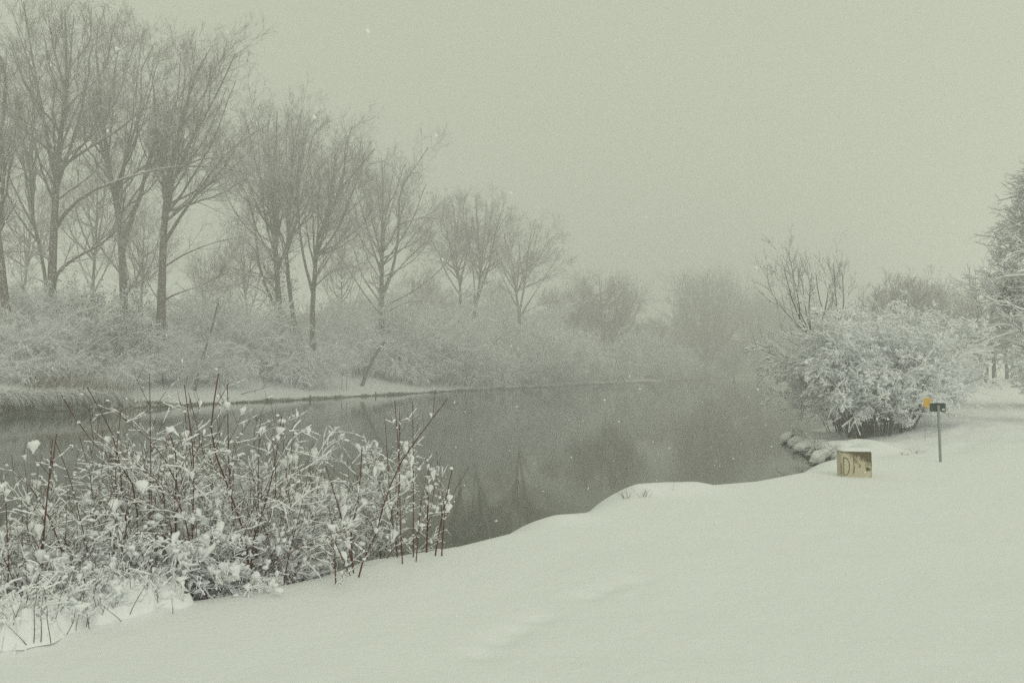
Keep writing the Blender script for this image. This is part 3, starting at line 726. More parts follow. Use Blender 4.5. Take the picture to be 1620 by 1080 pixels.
for px, w, h_, lab in [(1108, .5, 2.3, 'taller of two dark stumps in the haze by the far water'), (1125, .8, 1.6, 'wider of two dark stumps in the haze by the far water')]:
    lo = gp(px, 236); rng = np.random.default_rng(px); b = Bag()
    P = np.array([[0, 0, -.3], [0.05, 0, h_ * .5], [0, .05, h_]]); b.tubes(catmull(P, 8)[None], (np.array([1.3, 1.1, 1, .98, 1.02, .95, .9, .6]) * w)[None], 9)
    o = b.build('tree_stump', M['dark_twig']); o.location = lo; tag(o, lab, 'stump', 'dark stumps in the haze')

# wooden board stand
lo = gp(545, 94); o = empty('board_stand', lo, 'small wooden board on two posts standing on the far snow bank', 'sign')
def box(b, c, s):
    x, y, z = c; a, d, e = s[0] / 2, s[1] / 2, s[2] / 2
    v = [(x + i * a, y + j * d, z + k * e) for i in (-1, 1) for j in (-1, 1) for k in (-1, 1)]
    b.add(v, [(0, 1, 3, 2), (4, 6, 7, 5), (0, 4, 5, 1), (2, 3, 7, 6), (0, 2, 6, 4), (1, 5, 7, 3)])
M['wood'] = snowy('weathered_wood', (.10, .085, .06), (.17, .145, .11), thr=.6)
for sx in (-.28, .28):
    b = Bag(); box(b, (sx, 0, .95), (.06, .06, 2.1)); b.build('post', M['wood'], o, smooth=False)
b = Bag(); box(b, (0, -.06, 1.75), (.74, .04, .06)); box(b, (0, -.06, 1.98), (.74, .04, .06)); box(b, (0, -.045, 1.86), (.6, .02, .2)); b.build('board', M['wood'], o, smooth=False)
# mooring stubs
for px, py, Y, lab in [(490, 632, 79, 'short dark stub standing in the water below the close trio'), (594, 624, 91, 'short dark stub at the waterline below the slanting log'),
                       (300, 640, 69, 'short dark stub at the waterline below the thick poplar')]:
    p = at(px, py, Y); rng = np.random.default_rng(px)
    b = Bag(); P = catmull([[0, 0, -.6], [.03, 0, .2], [.05, 0, .55]], 6); b.tubes(P[None], np.array([[.1, .1, .09, .09, .08, .05]]), 7)
    x = np.interp(Y, FP[:, 0], FP[:, 1]) + .5
    o = b.build('mooring_stub', M['dark_twig']); o.location = (p[0], Y, 0.0); tag(o, lab, 'post', 'dark stubs along the far waterline')

# grass fringe on the far waterline: uncountable
rng = np.random.default_rng(90); b = Bag(); n = 26000
Yr = 48 * (300 / 48) ** rng.random(n); xr = np.interp(Yr, FP[:, 0], FP[:, 1])
clump = vnoise(Yr * 1.1, Yr * 0 + 3, 4) * vnoise(Yr * .27, Yr * 0 + 3, 14)
k = rng.random(n) < np.clip(clump * 2.2, .12, 1); Yr, xr, clump = Yr[k], xr[k], clump[k]; n = len(Yr)
X0 = xr - rng.uniform(-.45, .55, n); Z0 = np.maximum(height(X0, Yr), -.05)
hgt = rng.uniform(.08, .22, n) + clump * rng.uniform(0, .5, n)
P = np.zeros((n, 4, 3)); P[:, 0] = np.stack([X0, Yr, Z0 - .03], 1)
D = np.stack([rng.normal(size=n) * .4 + .25, rng.normal(size=n) * .4 - .2, np.ones(n)], 1)
for j in range(1, 4):
    P[:, j] = P[:, j - 1] + D * (hgt / 3)[:, None]; D = D + np.array([[.25, -.15, -.45]]) + rng.normal(size=(n, 3)) * .2
b.tubes(P, np.repeat(np.array([[.022, .018, .014, .008]]), n, 0), 3)
b.build('bank_grass', M['tuft']); tag(bpy.data.objects['bank_grass'], 'dark grass fringe along the far waterline', 'grass', kind='stuff')

# overhanging tussocks at the left end of the far bank
rng = np.random.default_rng(91)
gT = 'grass tussocks hanging over the left end of the far bank'
tl = ['first tussock at the left edge', 'second tussock from the left edge', 'third tussock, with a dark hollow under it', 'middle tussock below the low shrub', 'tussock with the whitest mat', 'tussock beside the reed patch', 'last drooping tussock, right of the reeds', 'small tussock where the undercut bank ends']
for i, px in enumerate([-4, 22, 48, 76, 104, 134, 162, 192]):
    Y = 55 + i * .95; x = (px - 810) / F * Y; base = np.array((np.interp(Y, FP[:, 0], FP[:, 1]) - 1.0, Y, 0.0)); 
    base[2] = hz(base[0], base[1]) - .05
    n = 500; a = rng.random(n) * 6.28
    P = np.zeros((n, 7, 3)); P[:, 0, :2] = rng.normal(size=(n, 2)) * np.array([.35, .45])
    D = np.stack([np.cos(a) * .55 + .35, np.sin(a) * .5 - .25, rng.uniform(.5, 1.1, n)], 1); ln = rng.uniform(.8, 1.9, n)
    for j in range(1, 7):
        P[:, j] = P[:, j - 1] + D / np.linalg.norm(D, axis=1, keepdims=True) * (ln / 6)[:, None]; D = D + np.array([[.02, -.02, -.42]]) + rng.normal(size=(n, 3)) * .08
    o = empty('grass_tussock', base, 'snow matted ' + tl[i], 'grass tussock', gT)
    b = Bag(); b.tubes(P, np.repeat(np.array([[.022, .024, .022, .02, .018, .014, .009]]), n, 0), 3); b.build('blades', M['mat'], o)
# reddish reeds
rng = np.random.default_rng(92); n = 1500; Yc = 60.5
x0 = (100 - 810) / F * Yc; X0 = x0 + rng.normal(size=n) * 2.2; Y0 = 62.0 + rng.normal(size=n) * .9
P = np.zeros((n, 6, 3)); P[:, 0] = np.stack([X0, Y0, height(X0, Y0) - .1], 1); D = np.stack([rng.normal(size=n) * .25, rng.normal(size=n) * .25, np.ones(n)], 1)
for j in range(1, 6):
    P[:, j] = P[:, j - 1] + D * (rng.uniform(1.0, 2.0, n) / 5)[:, None]; D = D + rng.normal(size=(n, 3)) * .12 + np.array([[0.05, 0, -.05 * j]])
b = Bag(); b.tubes(P, np.repeat(np.array([[.013, .013, .012, .011, .01, .006]]), n, 0), 3); b.build('reed_grass', M['reed'])
tag(bpy.data.objects['reed_grass'], 'patch of reddish dry reeds on the left end of the far bank', 'reeds', kind='stuff')

# ------------------------------------------------------------------ snow lumps
def lathe_template(prof, ns=9):
    prof = np.array(prof); n = len(prof); a = np.arange(ns) * 2 * math.pi / ns
    V = np.stack([prof[:, 0:1] * np.cos(a), prof[:, 0:1] * np.sin(a), prof[:, 1:2] + 0 * a[None]], -1).reshape(-1, 3)
    i = np.arange(n * ns).reshape(n, ns); A = i[:-1]; B_ = i[1:]
    return V, np.stack([A, np.roll(A, -1, 1), np.roll(B_, -1, 1), B_], -1).reshape(-1, 4)
KITE = lathe_template([(.02, 0), (.22, .25), (.5, .55), (.78, .85), (.86, 1.0), (.68, 1.16), (.36, 1.27), (.02, 1.3)])
BLOB = lathe_template([(.02, -.55), (.55, -.45), (.9, -.15), (1, .15), (.85, .5), (.5, .78), (.02, .9)])
def lumps(b, rng, C, sz, tmpl, flat=(1., .5, 1.), jit=.18, tilt=.25, aniso=None):
    V0, Q0 = tmpl; N = len(C)
    if N == 0: return
    a = rng.random(N) * 6.28 if aniso is None else aniso + rng.normal(size=N) * .7
    V = V0[None] * (1 + jit * rng.normal(size=(N, len(V0), 1))) * np.array(flat) * (1 + .25 * rng.normal(size=(N, 1, 3))).clip(.5, 1.6)
    V[..., 0] += tilt * V[..., 2] * rng.normal(size=(N, 1)); V[..., 1] += tilt * .5 * V[..., 2] * rng.normal(size=(N, 1))
    x = V[..., 0] * np.cos(a)[:, None] - V[..., 1] * np.sin(a)[:, None]; y = V[..., 0] * np.sin(a)[:, None] + V[..., 1] * np.cos(a)[:, None]
    V = np.stack([x, y, V[..., 2]], -1) * np.asarray(sz).reshape(N, 1, 1) + C[:, None]
    Q = (Q0[None] + (np.arange(N) * len(V0))[:, None, None]).reshape(-1, 4)
    b.add(V.reshape(-1, 3), Q)

# ------------------------------------------------------------------ near shrubs on the bank edge
def stem_poly(pts, Y, n=9):
    return catmull(np.array([at(x, y, Y) for x, y in pts]), n)

def near_shrub(seed, label, Y, traced, fills=0, px=None, hgt=1.5, wid=.5, red='stem_red', snow_amt=1.0, twig_per=6, group='snowy red stemmed shrubs on the near bank', lump_s=.032, tip_up=.08, merge=False):
    """traced: list of (pixel polyline bottom to top, depth offset, r0 mm)"""
    rng = np.random.default_rng(seed); N = 9
    SP, SR = [], []
    for pts, dy, r in traced:
        P = stem_poly(pts, Y + dy, N); P[:, 1] += rng.uniform(-.15, .15) * np.linspace(0, 1, N)
        g = hz(P[0, 0], P[0, 1])
        if P[0, 2] < g or (P[0, 2] - g) < 1.4:            # root it in the ground
            P[0, 2] = min(P[0, 2], g - .03)
        SP.append(P); SR.append(taper_r(N, r * 1.25, r * .6))
    cx = np.mean([p[0, 0] for p in SP]) if SP else (px - 810) / F * Y
    if px is not None: cx = (px - 810) / F * Y
    for i in range(fills):
        x = cx + rng.normal() * wid * .5; y = Y + rng.normal() * .18 + .12; h0 = hz(x, y) - .04
        L_ = hgt * rng.uniform(.5, 1.05) + (1.05 - h0) * .8; d = np.array([rng.normal() * .28, rng.normal() * .22, 1.0]); P = [np.array([x, y, h0])]
        for j in range(1, N):
            P.append(P[-1] + d / np.linalg.norm(d) * L_ / (N - 1)); d = d + rng.normal(size=3) * np.array([.05, .05, .02]) + np.array([0, 0, .01])
        SP.append(np.array(P)); SR.append(taper_r(N, rng.uniform(.003, .006), .0018))
    SP, SR = np.array(SP), np.array(SR)
    base = np.array((SP[:, 0, 0].mean(), SP[:, 0, 1].mean(), 0)); base[2] = hz(base[0], base[1])
    o = empty('dogwood_shrub', base, label, 'shrub', group)
        # side twigs
    A2, R2 = sprout(rng, SP, SR, twig_per, .15, .88, (28, 48), npts=6, trop=tip_up, wob=.045, rf=.6, rmin=.0028, lens=(.10, .38), tipf=.5)
    A3, R3 = sprout(rng, A2, R2, 3, .3, .95, (30, 55), npts=5, trop=.05, wob=.06, rf=.7, rmin=.0022, lens=(.06, .22), tipf=.5)
    b = Bag(); b.tubes(SP, SR, 7)
    if not merge: b.build('stem', M[red], o, origin=base); b = Bag()
    b.tubes(A2, R2, 5); b.tubes(A3, R3, 4); b.build('stem' if merge else 'twigs', M[red], o, origin=base)
    # snow on it
    b = Bag()
    q = rng.random(len(A2)) < .75
    snow_tubes(b, rng, catmull_many(A2[q][:, :5], 13), lerp_many(R2[q][:, :5], 13), 1.3, .0028 * snow_amt, 5, .6, .9)
    q = rng.random(len(A3)) < .75
    snow_tubes(b, rng, catmull_many(A3[q], 9), lerp_many(R3[q], 9), 1.3, .0024 * snow_amt, 5, .6, .9)
    C = np.concatenate([A2[rng.random(len(A2)) < .32 * snow_amt, 0], A3[rng.random(len(A3)) < .15 * snow_amt, 0]])
    lumps(b, rng, C, rng.gamma(4, lump_s / 4.6, len(C)).clip(.008, .055), KITE, (.95, .5, 1.45), .10, .3)
    C = np.concatenate([A2[rng.random(len(A2)) < .22 * snow_amt, 3], A3[rng.random(len(A3)) < .2 * snow_amt, -1]])
    lumps(b, rng, C + [0, 0, .004], rng.gamma(3, lump_s / 8, len(C)).clip(.004, .022), BLOB, (1.1, .8, .85), .12, .4)
    st = catmull_many(SP, 30)[:, 4:27].reshape(-1, 3); C = st[rng.random(len(st)) < .22]      # flecks on the stems
    lumps(b, rng, C, rng.gamma(2, .0035, len(C)).clip(.003, .013), BLOB, (1, .8, 1.3))
    b.build('snow', M['snow'], o, origin=base)
    return o
def catmull_many(P, n):
    m, k, _ = P.shape; t = np.linspace(0, k - 1, n); i = np.clip(t.astype(int), 0, k - 2); f = (t - i)[None, :, None]
    return P[:, i] * (1 - f) + P[:, i + 1] * f
def lerp_many(Rr, n):
    k = Rr.shape[1]; t = np.linspace(0, k - 1, n); i = np.clip(t.astype(int), 0, k - 2); f = (t - i)[None, :]
    return Rr[:, i] * (1 - f) + Rr[:, i + 1] * f

near_shrub(101, 'shrub of two tall dark red stems near the left edge, over the water', 6.2, [
    ([(56, 960), (59, 904), (64, 799), (74, 688)], 0, .0055), ([(64, 960), (66, 930), (72, 839), (82, 751), (88, 692)], .05, .006),
    ([(119, 930), (60, 800), (18, 745)], .3, .006), ([(35, 960), (33, 850), (31, 790)], .2, .004), ([(145, 900), (110, 740), (94, 695)], .3, .004), ([(10, 1010), (5, 900), (-8, 780)], 0, .005)], 5, 70, 1.1, .5)
near_shrub(102, 'shrub whose long stems lean left over the water, snow knobs on their tips', 6.9, [
    ([(215, 960), (191, 727), (159, 703), (107, 624)], .4, .007), ([(214, 940), (195, 800), (179, 695), (135, 612)], .3, .006), ([(177, 918), (180, 791), (177, 731), (183, 648)], 0, .005),
    ([(184, 918), (180, 860), (177, 838), (165, 790)], .1, .006), ([(150, 960), (146, 830), (140, 760), (120, 690)], .2, .004)], 6, 175, 1.3, .6, twig_per=7)
near_shrub(103, 'bushy shrub with a straight tall stem rising into the far bank', 7.2, [
    ([(241, 940), (241, 760), (241, 676), (241, 590)], .3, .005), ([(236, 930), (239, 829), (245, 735)], 0, .005), ([(290, 940), (271, 735), (239, 691), (171, 640)], .3, .006),
    ([(262, 940), (225, 760), (215, 700)], .4, .004)], 7, 235, 1.3, .5, twig_per=7)
near_shrub(104, 'shrub around the thick upright red stem in the middle of the left thicket', 7.0, [
    ([(282, 930), (278, 890), (273, 791), (271, 719), (262, 690)], 0, .009), ([(330, 942), (302, 870), (279, 791), (223, 743), (150, 690)], -.1, .006), ([(304, 925), (304, 910), (308, 795), (310, 735), (298, 608)], .1, .006),
    ([(303, 930), (310, 750), (300, 650)], .3, .005), ([(275, 800), (300, 760), (330, 735)], .1, .004)], 6, 290, 1.3, .5, twig_per=7)
near_shrub(105, 'wide shrub whose main stem forks low into a tall V', 7.25, [
    ([(392, 935), (392, 905), (392, 877), (360, 773), (333, 693), (343, 590)], 0, .0085), ([(392, 878), (413, 813), (432, 717), (438, 660)], 0, .006), ([(378, 930), (375, 867), (367, 750), (367, 607)], .2, .006),
    ([(405, 930), (406, 860), (408, 807), (410, 693), (413, 655)], .3, .005), ([(362, 930), (335, 770), (300, 620)], .35, .005), ([(403, 920), (450, 880), (500, 850), (543, 838), (590, 838)], 0, .005)], 6, 375, 1.3, .45, twig_per=7)
near_shrub(106, 'shrub of slim stems just right of the V forked one', 7.5, [
    ([(432, 930), (438, 847), (448, 787), (458, 683)], .1, .0045), ([(448, 925), (463, 860), (477, 813), (496, 733)], 0, .0045), ([(420, 925), (425, 840), (440, 770), (436, 690)], .3, .005),
    ([(455, 925), (480, 850), (500, 800), (505, 740)], .5, .004), ([(470, 918), (472, 850), (465, 790), (455, 750)], .5, .004)], 3, 450, .8, .25, lump_s=.045)
near_shrub(107, 'bent shrub leaning far right, standing on the snow edge in the middle', 7.75, [
    ([(565, 922), (565, 905), (588, 863), (610, 787), (633, 733), (670, 680), (708, 630)], -.35, .007), ([(560, 905), (555, 853), (567, 787), (573, 707)], .2, .007), ([(532, 937), (530, 870), (533, 835)], -.6, .006),
    ([(562, 918), (547, 850), (533, 800), (512, 737)], -.2, .006), ([(560, 922), (545, 890), (533, 863), (520, 800)], -.3, .005), ([(535, 932), (555, 895)], -.6, .003)], 1, 555, .9, .3, lump_s=.045, twig_per=4)
near_shrub(108, 'stand of thin upright red stems on the bank between the bent shrub and open water', 8.1, [
    ([(637, 893), (633, 833), (630, 733), (622, 633)], -.2, .0055), ([(630, 883), (620, 817), (612, 720), (608, 660)], .1, .005), ([(654, 880), (654, 868), (655, 750), (655, 633)], .1, .0055),
    ([(628, 880), (628, 853), (632, 740), (633, 650)], .2, .005), ([(658, 888), (664, 830), (668, 783)], -.1, .005), ([(640, 880), (612, 800), (590, 710)], .3, .004)], 1, 640, .8, .22, lump_s=.04, twig_per=3)
near_shrub(109, 'last forked shrub on the right, three tips pointing over the water', 8.35, [
    ([(688, 882), (694, 845), (703, 800), (715, 743)], -.1, .007), ([(699, 818), (715, 785), (742, 738)], -.1, .0035), ([(698, 830), (712, 805), (738, 762)], -.1, .0035), ([(700, 805), (695, 780), (690, 755)], -.1, .003)], 0, 690, .5, .1, lump_s=.055, twig_per=1, merge=True)
near_shrub(110, 'single upright stem left of the last forked shrub', 8.35, [([(675, 875), (675, 840), (676, 733)], .1, .0055), ([(673, 868), (684, 790), (698, 720)], .1, .003), ([(676, 790), (690, 750)], .1, .003)], 0, 676, .5, .1, lump_s=.05, twig_per=2, merge=True)

# pale shrubs heavy with snow behind the red ones
def white_shrub(seed, label, px, Y, H, W, ns, dens=(8, 7), k=1.25, add=.0034, arch=-.09, lump=.027, nl=380):
    rng = np.random.default_rng(seed); x = (px - 810) / F * Y; base = np.array((x, Y, hz(x, Y)))
    ls = shrub_lines(rng, H, W, ns, dens, arch, (.0018 if H < 1.3 else .0030), .0068)
    o = empty('snow_laden_shrub', base, label, 'shrub', 'snow buried shrubs behind the red stems')
    b = Bag(); b.tubes(*ls[0], 5); b.build('stem', M['stem_brown'], o)
    b = Bag(); [b.tubes(*l, 4) for l in ls[1:3]]; b.build('twigs', M['stem_brown'], o)
    b = Bag()
    for (P, Rr), kk in zip(ls[:3], (1.2, k, k)):
        snow_tubes(b, rng, catmull_many(P, 13), lerp_many(Rr, 13), kk, add * rng.gamma(4, .25), 5, .35, .97)
    A2, A3 = ls[1][0], ls[2][0]
    C = np.concatenate([A2[:, 0], A3[:, 0], A3[:, 2]]); C = C[rng.random(len(C)) < nl / len(C)]
    lumps(b, rng, C, rng.gamma(3, lump / 3, len(C)).clip(.006, .06), KITE, (.95, .6, 1.4), .10, .35)
    C = A3[:, 3]; C = C[rng.random(len(C)) < .6 * nl / len(C)]
    lumps(b, rng, C, rng.gamma(3, lump / 4.5, len(C)).clip(.005, .04), BLOB, (1.15, .85, .85), .1, .4)
    b.build('snow', M['snow'], o)
    return o
white_shrub(121, 'white snow buried shrub behind the two dark red stems at the left edge', 10, 7.2, 1.5, 1.5, 26)
white_shrub(122, 'white snow buried shrub below the left leaning stems', 110, 7.6, 1.9, 1.6, 30)
white_shrub(123, 'largest white snow buried shrub left of the thick upright red stem', 205, 7.9, 2.1, 1.7, 36, nl=520)
white_shrub(124, 'white snow buried shrub behind the thick upright red stem', 290, 8.1, 2.25, 1.5, 34, nl=520)
white_shrub(125, 'white snow buried shrub behind the V forked shrub', 375, 8.2, 1.9, 1.4, 28)
white_shrub(126, 'lower white shrub filling the gap right of the V forked shrub', 440, 8.3, 1.3, .7, 12)
white_shrub(127, 'loose white shrub behind the bent shrub', 578, 8.9, 1.35, .75, 8, nl=130)
white_shrub(128, 'thin white shrub behind the stand of thin upright stems', 622, 9.1, 1.45, .7, 5, nl=90)
white_shrub(129, 'low white shrub at the left corner of the thicket foot', -10, 6.3, 1.0, 1.2, 22, arch=-.2, add=.0034)
white_shrub(130, 'low white shrub at the foot of the left leaning stems', 150, 6.75, 1.1, 1.1, 24, arch=-.2, add=.0034)
white_shrub(131, 'low white shrub at the foot of the straight tall stem', 245, 7.1, 1.1, 1.0, 22, arch=-.2, add=.0034)

white_shrub(132, 'low white shrub at the foot of the thick upright red stem', 300, 7.25, .85, .8, 16, nl=220, arch=-.2, add=.0034)
white_shrub(133, 'low white shrub at the foot of the V forked shrub', 372, 7.45, .8, .7, 14, nl=200, arch=-.2, add=.0034)
white_shrub(134, 'low white shrub at the foot of the slim stems right of the V fork', 440, 7.75, .7, .5, 9, nl=150, arch=-.2, add=.0034)

# cushions of snow on low plants at the foot of the thicket
rng = np.random.default_rng(140)
cl = [(20, 992, 'corner snow cushion by the left edge'), (75, 975, 'broad snow cushion right of the corner one'), (130, 955, 'tallest snow cushion below the left leaning stems'), (185, 945, 'snow cushion in the middle of the thicket foot'),
      (235, 930, 'snow cushion where the thicket meets the open snow'), (60, 930, 'snow cushion behind the broad one')]
for i, (px, py, lab) in enumerate(cl):
    Y = 1.9 * F / (py + 22 - 585); p = at(px, py, Y); z = hz(p[0], Y) - .02; base = np.array((p[0], Y, z))
    o = empty('snow_covered_plant', base, lab + ' lying on low stems', 'plant', 'low plants buried in snow at the thicket foot')
    rr_ = np.linspace(0, 1, 26); aa = np.arange(64) * 2 * math.pi / 64; wx, wy, hh = rng.uniform(.26, .34), rng.uniform(.2, .26), rng.uniform(.10, .17)
    gx, gy = np.outer(rr_, np.cos(aa)) * wx, np.outer(rr_, np.sin(aa)) * wy
    gx = gx + (vnoise(gx * 9 + i * 7, gy * 9, 31) - .5) * .10; gy = gy + (vnoise(gx * 9, gy * 9 + i * 5, 32) - .5) * .08
    o1_ = vnoise((gx + i) * 9, gy * 9, 33); o2_ = vnoise((gx + i) * 22, gy * 22, 34); o3_ = vnoise((gx + i) * 50, gy * 50, 35)
    gz = hh * (1 - rr_[:, None] ** 2) ** 1.4 * (.45 + .75 * o1_) + (.12 * np.abs(o2_ - .5) * 2 + .035 * o3_) * (1 - rr_[:, None] ** 6) - .012 - .05 * rr_[:, None] ** 8
    Vg = np.stack([gx, gy, gz], -1).reshape(-1, 3); ig = np.arange(26 * 64).reshape(26, 64)
    Qg = np.stack([ig[:-1], ig[1:], np.roll(ig[1:], -1, 1), np.roll(ig[:-1], -1, 1)], -1).reshape(-1, 4)[:, ::-1]
    b = Bag(); b.add(Vg, Qg)
    nb = 80; u_ = np.sqrt(rng.random(nb)) * .7; t_ = rng.random(nb) * 6.28; C = np.stack([u_ * np.cos(t_) * wx, u_ * np.sin(t_) * wy, hh * (1 - u_ ** 2) ** 1.4 * .85], 1)
    lumps(b, rng, C, rng.gamma(6, .0062, nb).clip(.015, .07), BLOB, (1, 1, .95), .05, .2)
    n = 34; P0 = np.stack([rng.normal(size=n) * .14, rng.normal(size=n) * .10 - .03, np.full(n, -.04)], 1)
    P = np.zeros((n, 7, 3)); P[:, 0] = P0; D = np.c_[rng.normal(size=(n, 2)) * .35, np.ones(n)]; ln = rng.uniform(.12, .46, n)
    for j in range(1, 7):
        P[:, j] = P[:, j - 1] + D / np.linalg.norm(D, axis=1, keepdims=True) * (ln / 6)[:, None]; D = D + rng.normal(size=(n, 3)) * .14
    A2, R2 = sprout(rng, P, np.full((n, 7), .0028), 3, .4, 1, (30, 60), npts=6, trop=-.04, wob=.1, rf=.7, rmin=.0018, lens=(.05, .18))
    snow_tubes(b, rng, catmull_many(A2, 11), lerp_many(R2, 11), 1.5, .0045, 5, .3)
    C = A2[rng.random(len(A2)) < .5, 2]; lumps(b, rng, C, rng.gamma(4, .0055, len(C)).clip(.01, .045), KITE, (.9, .6, 1.2), .08, .3)
    b.build('snow', M['snow'], o)
    b = Bag(); b.tubes(P, np.repeat(taper_r(7, .003, .0015)[None], n, 0), 5); b.tubes(A2, R2, 4); b.build('stem', M['stem_brown'], o)

# ------------------------------------------------------------------ right hand side
def big_shrub(seed, name, label, loc, H, W, ns, dens, arch, r0, rmin, k, add, mt='dark_twig', cat='shrub', spread=1.0, snowf=1.0, clear=.24, foot=.36):
    rng = np.random.default_rng(seed)
    ls = shrub_lines(rng, H, W, ns, dens, arch, rmin, r0, spread, foot, .10)
    lo_ = np.array(loc, float); q_ = ls[0][0]; g_ = height(q_[:, 0, 0] + lo_[0], q_[:, 0, 1] + lo_[1]) - lo_[2]
    for l_ in ls[:1]: l_[0][:, 0, 2] = np.minimum(l_[0][:, 0, 2], g_ - .1)
    ls = [ls[0]] + [(P_[q_], R_[q_]) for P_, R_, q_ in ((l_[0], l_[1], l_[0][:, 0, 2] > (clear - .16 + .3 * vnoise(l_[0][:, 0, 0] * 2.2, l_[0][:, 0, 1] * 2.2, 17)) * H) for l_ in ls[1:])]
    def gap(P_):                       # bent boughs leave uneven gaps between the plumes
        q = P_[:, -1]; return vnoise(q[:, 0] * 1.5 + q[:, 1] * .8 + seed, q[:, 2] * 1.7 + q[:, 1] * .6, 21) > .36
    ls = [ls[0], ls[1]] + [(P_[g_], R_[g_]) for P_, R_, g_ in ((l_[0], l_[1], gap(l_[0])) for l_ in ls[2:])]
    o = empty(name, loc, label, cat)
    b = Bag(); b.tubes(*ls[0], 6); b.build('stem', M[mt], o)
    b = Bag(); [b.tubes(*l, 3) for l in ls[1:]]; b.build('twigs', M['shrub'], o)
    b = Bag()
    for li, (P, Rr) in enumerate(ls):
        kk = rng.random(len(P)) < snowf
        snow_tubes(b, rng, P[kk], Rr[kk], k if li else .7, add * (1.5 if li > 1 else 1), 4, .3, .97)
    E = ls[-1][0]; pick = rng.random(len(E)) < .28; C = E[pick][:, 2]
    lumps(b, rng, C, rng.gamma(3, add * 1.1, len(C)).clip(.008, .07), BLOB, (1.4, .9, .8), .15, .4)
    b.build('snow', M['snow'], o)
    return o
big_shrub(201, 'round_shrub', 'big round shrub bent under snow, dark bare stems at its foot, right of the river', gp(1385, 29.5), 3.7, 3.3, 92, (10, 8, 6), -.15, .024, .005, 2.0, .0110)
big_shrub(202, 'round_shrub', 'second snow bent shrub on the right, behind the yellow sign', gp(1420, 36), 3.9, 2.3, 60, (10, 8, 6), -.14, .024, .006, 2.0, .012)
big_shrub(203, 'round_shrub', 'snow bent shrub beside the path, last in the hedge before the avenue', gp(1434, 46), 4.5, 2.0, 50, (9, 7, 6), -.12, .026, .007, 1.9, .012)
big_shrub(204, 'round_shrub', 'low white shrub drooping to the water on the left of the big round one', gp(1345, 32.5), 3.0, 2.6, 34, (9, 7, 5), -.18, .022, .005, 2.0, .012)

# bare saplings behind the round shrub
def sapling(seed, Y, trunks, limbs, label, group='bare saplings behind the round shrub', per=9, l2=(.7, 2.0)):
    rng = np.random.default_rng(seed); N = 10; TP, TR = [], []
    for pts, r0 in trunks + limbs:
        P = bend(rng, catmull(np.array([at(x, y, Y) for x, y in pts]), N), .5)
        TP.append(P); TR.append(taper_r(N, r0, .012))
    for i in range(len(trunks)):
        g = hz(TP[i][0, 0], TP[i][0, 1]) - .2; TP[i][0, 2] = min(TP[i][0, 2], g)
    TP, TR = np.array(TP), np.array(TR); base = TP[0, 0].copy()
    o = empty('bare_sapling', base, label, 'tree', group)
    b = Bag(); b.tubes(TP, TR, 7); b.build('trunk', M['dark_twig'], o, origin=base)
    A2, R2 = sprout(rng, TP, TR, per, .3, 1, (20, 42), npts=7, trop=.12, wob=.06, rf=.5, rmin=.011, lens=l2)
    A3, R3 = sprout(rng, A2, R2, 6, .15, 1, (20, 45), lenf=(.35, .6), npts=5, trop=.1, wob=.08, rf=.6, rmin=.008)
    A4, R4 = sprout(rng, A3, R3, 2, .2, 1, (20, 45), lenf=(.4, .6), npts=4, trop=.08, wob=.08, rf=.6, rmin=.006)
    b = Bag(); b.tubes(A2, R2, 4); b.tubes(A3, R3, 3); b.tubes(A4, R4, 3); b.build('crown', M['twig'], o, origin=base)
    b = Bag(); snow_tubes(b, rng, TP, TR, .9, .012, 5, .4, .9); snow_tubes(b, rng, A2, R2, 1.2, .015, 4, .4, .95); snow_tubes(b, rng, A3, R3, 1.2, .010, 4, .4, .95)
    b.build('snow', M['snow'], o, origin=base)
    return o
sapling(211, 38, [([(1320, 640), (1300, 580), (1275, 525), (1255, 480), (1240, 420)], .06)],
    [([(1300, 580), (1290, 545), (1260, 510), (1240, 490), (1222, 465)], .05), ([(1315, 620), (1290, 590), (1260, 570), (1225, 552), (1195, 540)], .06), ([(1308, 600), (1280, 560), (1240, 530)], .04), ([(1285, 545), (1280, 490), (1285, 430)], .04),
     ([(1310, 610), (1270, 600), (1230, 575)], .035), ([(1265, 505), (1262, 450), (1255, 410)], .03)],
    'bare sapling fanning left over the water, its lowest limb almost level', per=9)
sapling(212, 37, [([(1345, 640), (1335, 560), (1328, 510), (1322, 460), (1320, 415)], .055)], [([(1335, 560), (1315, 520), (1300, 480), (1295, 430)], .04), ([(1328, 510), (1338, 470), (1340, 430)], .03)],
    'upright bare sapling right of the fanning one', per=9)
sapling(213, 40, [([(1335, 640), (1300, 575), (1278, 500), (1270, 440)], .045)], [([(1285, 560), (1300, 510), (1310, 450)], .035), ([(1282, 530), (1262, 480), (1258, 440)], .03)],
    'thin bare sapling between the fanning and the upright one', per=9)
# brownish thicket trees behind the hedge
for i, (px, Y, H, W, lab) in enumerate([(1398, 60, 8.6, 6.5, 'left one of the brownish twiggy trees rising over the round shrub'), (1442, 57, 9.3, 6.5, 'highest brownish twiggy tree over the round shrub'),
                                        (1480, 60, 8.3, 5.5, 'brownish twiggy tree over the hedge beside the path'), (1506, 78, 8.2, 6, 'right one of the brownish twiggy trees, next to the path'), (1355, 70, 8.2, 6, 'low brownish twiggy tree behind the upright sapling')]):
    auto_tree(230 + i, gp(px, Y * 1.3), (H - 2) * 1.3 + 2, W * 1.25, .08, 30, lab, cat='tree', name='twiggy_tree', group='brownish twiggy trees behind the hedge', dens=(8, 6, 4), rt=.12, rmin=.009, up=.14, stems=3, l2=(1.0, 2.4), lowlimb=.45)

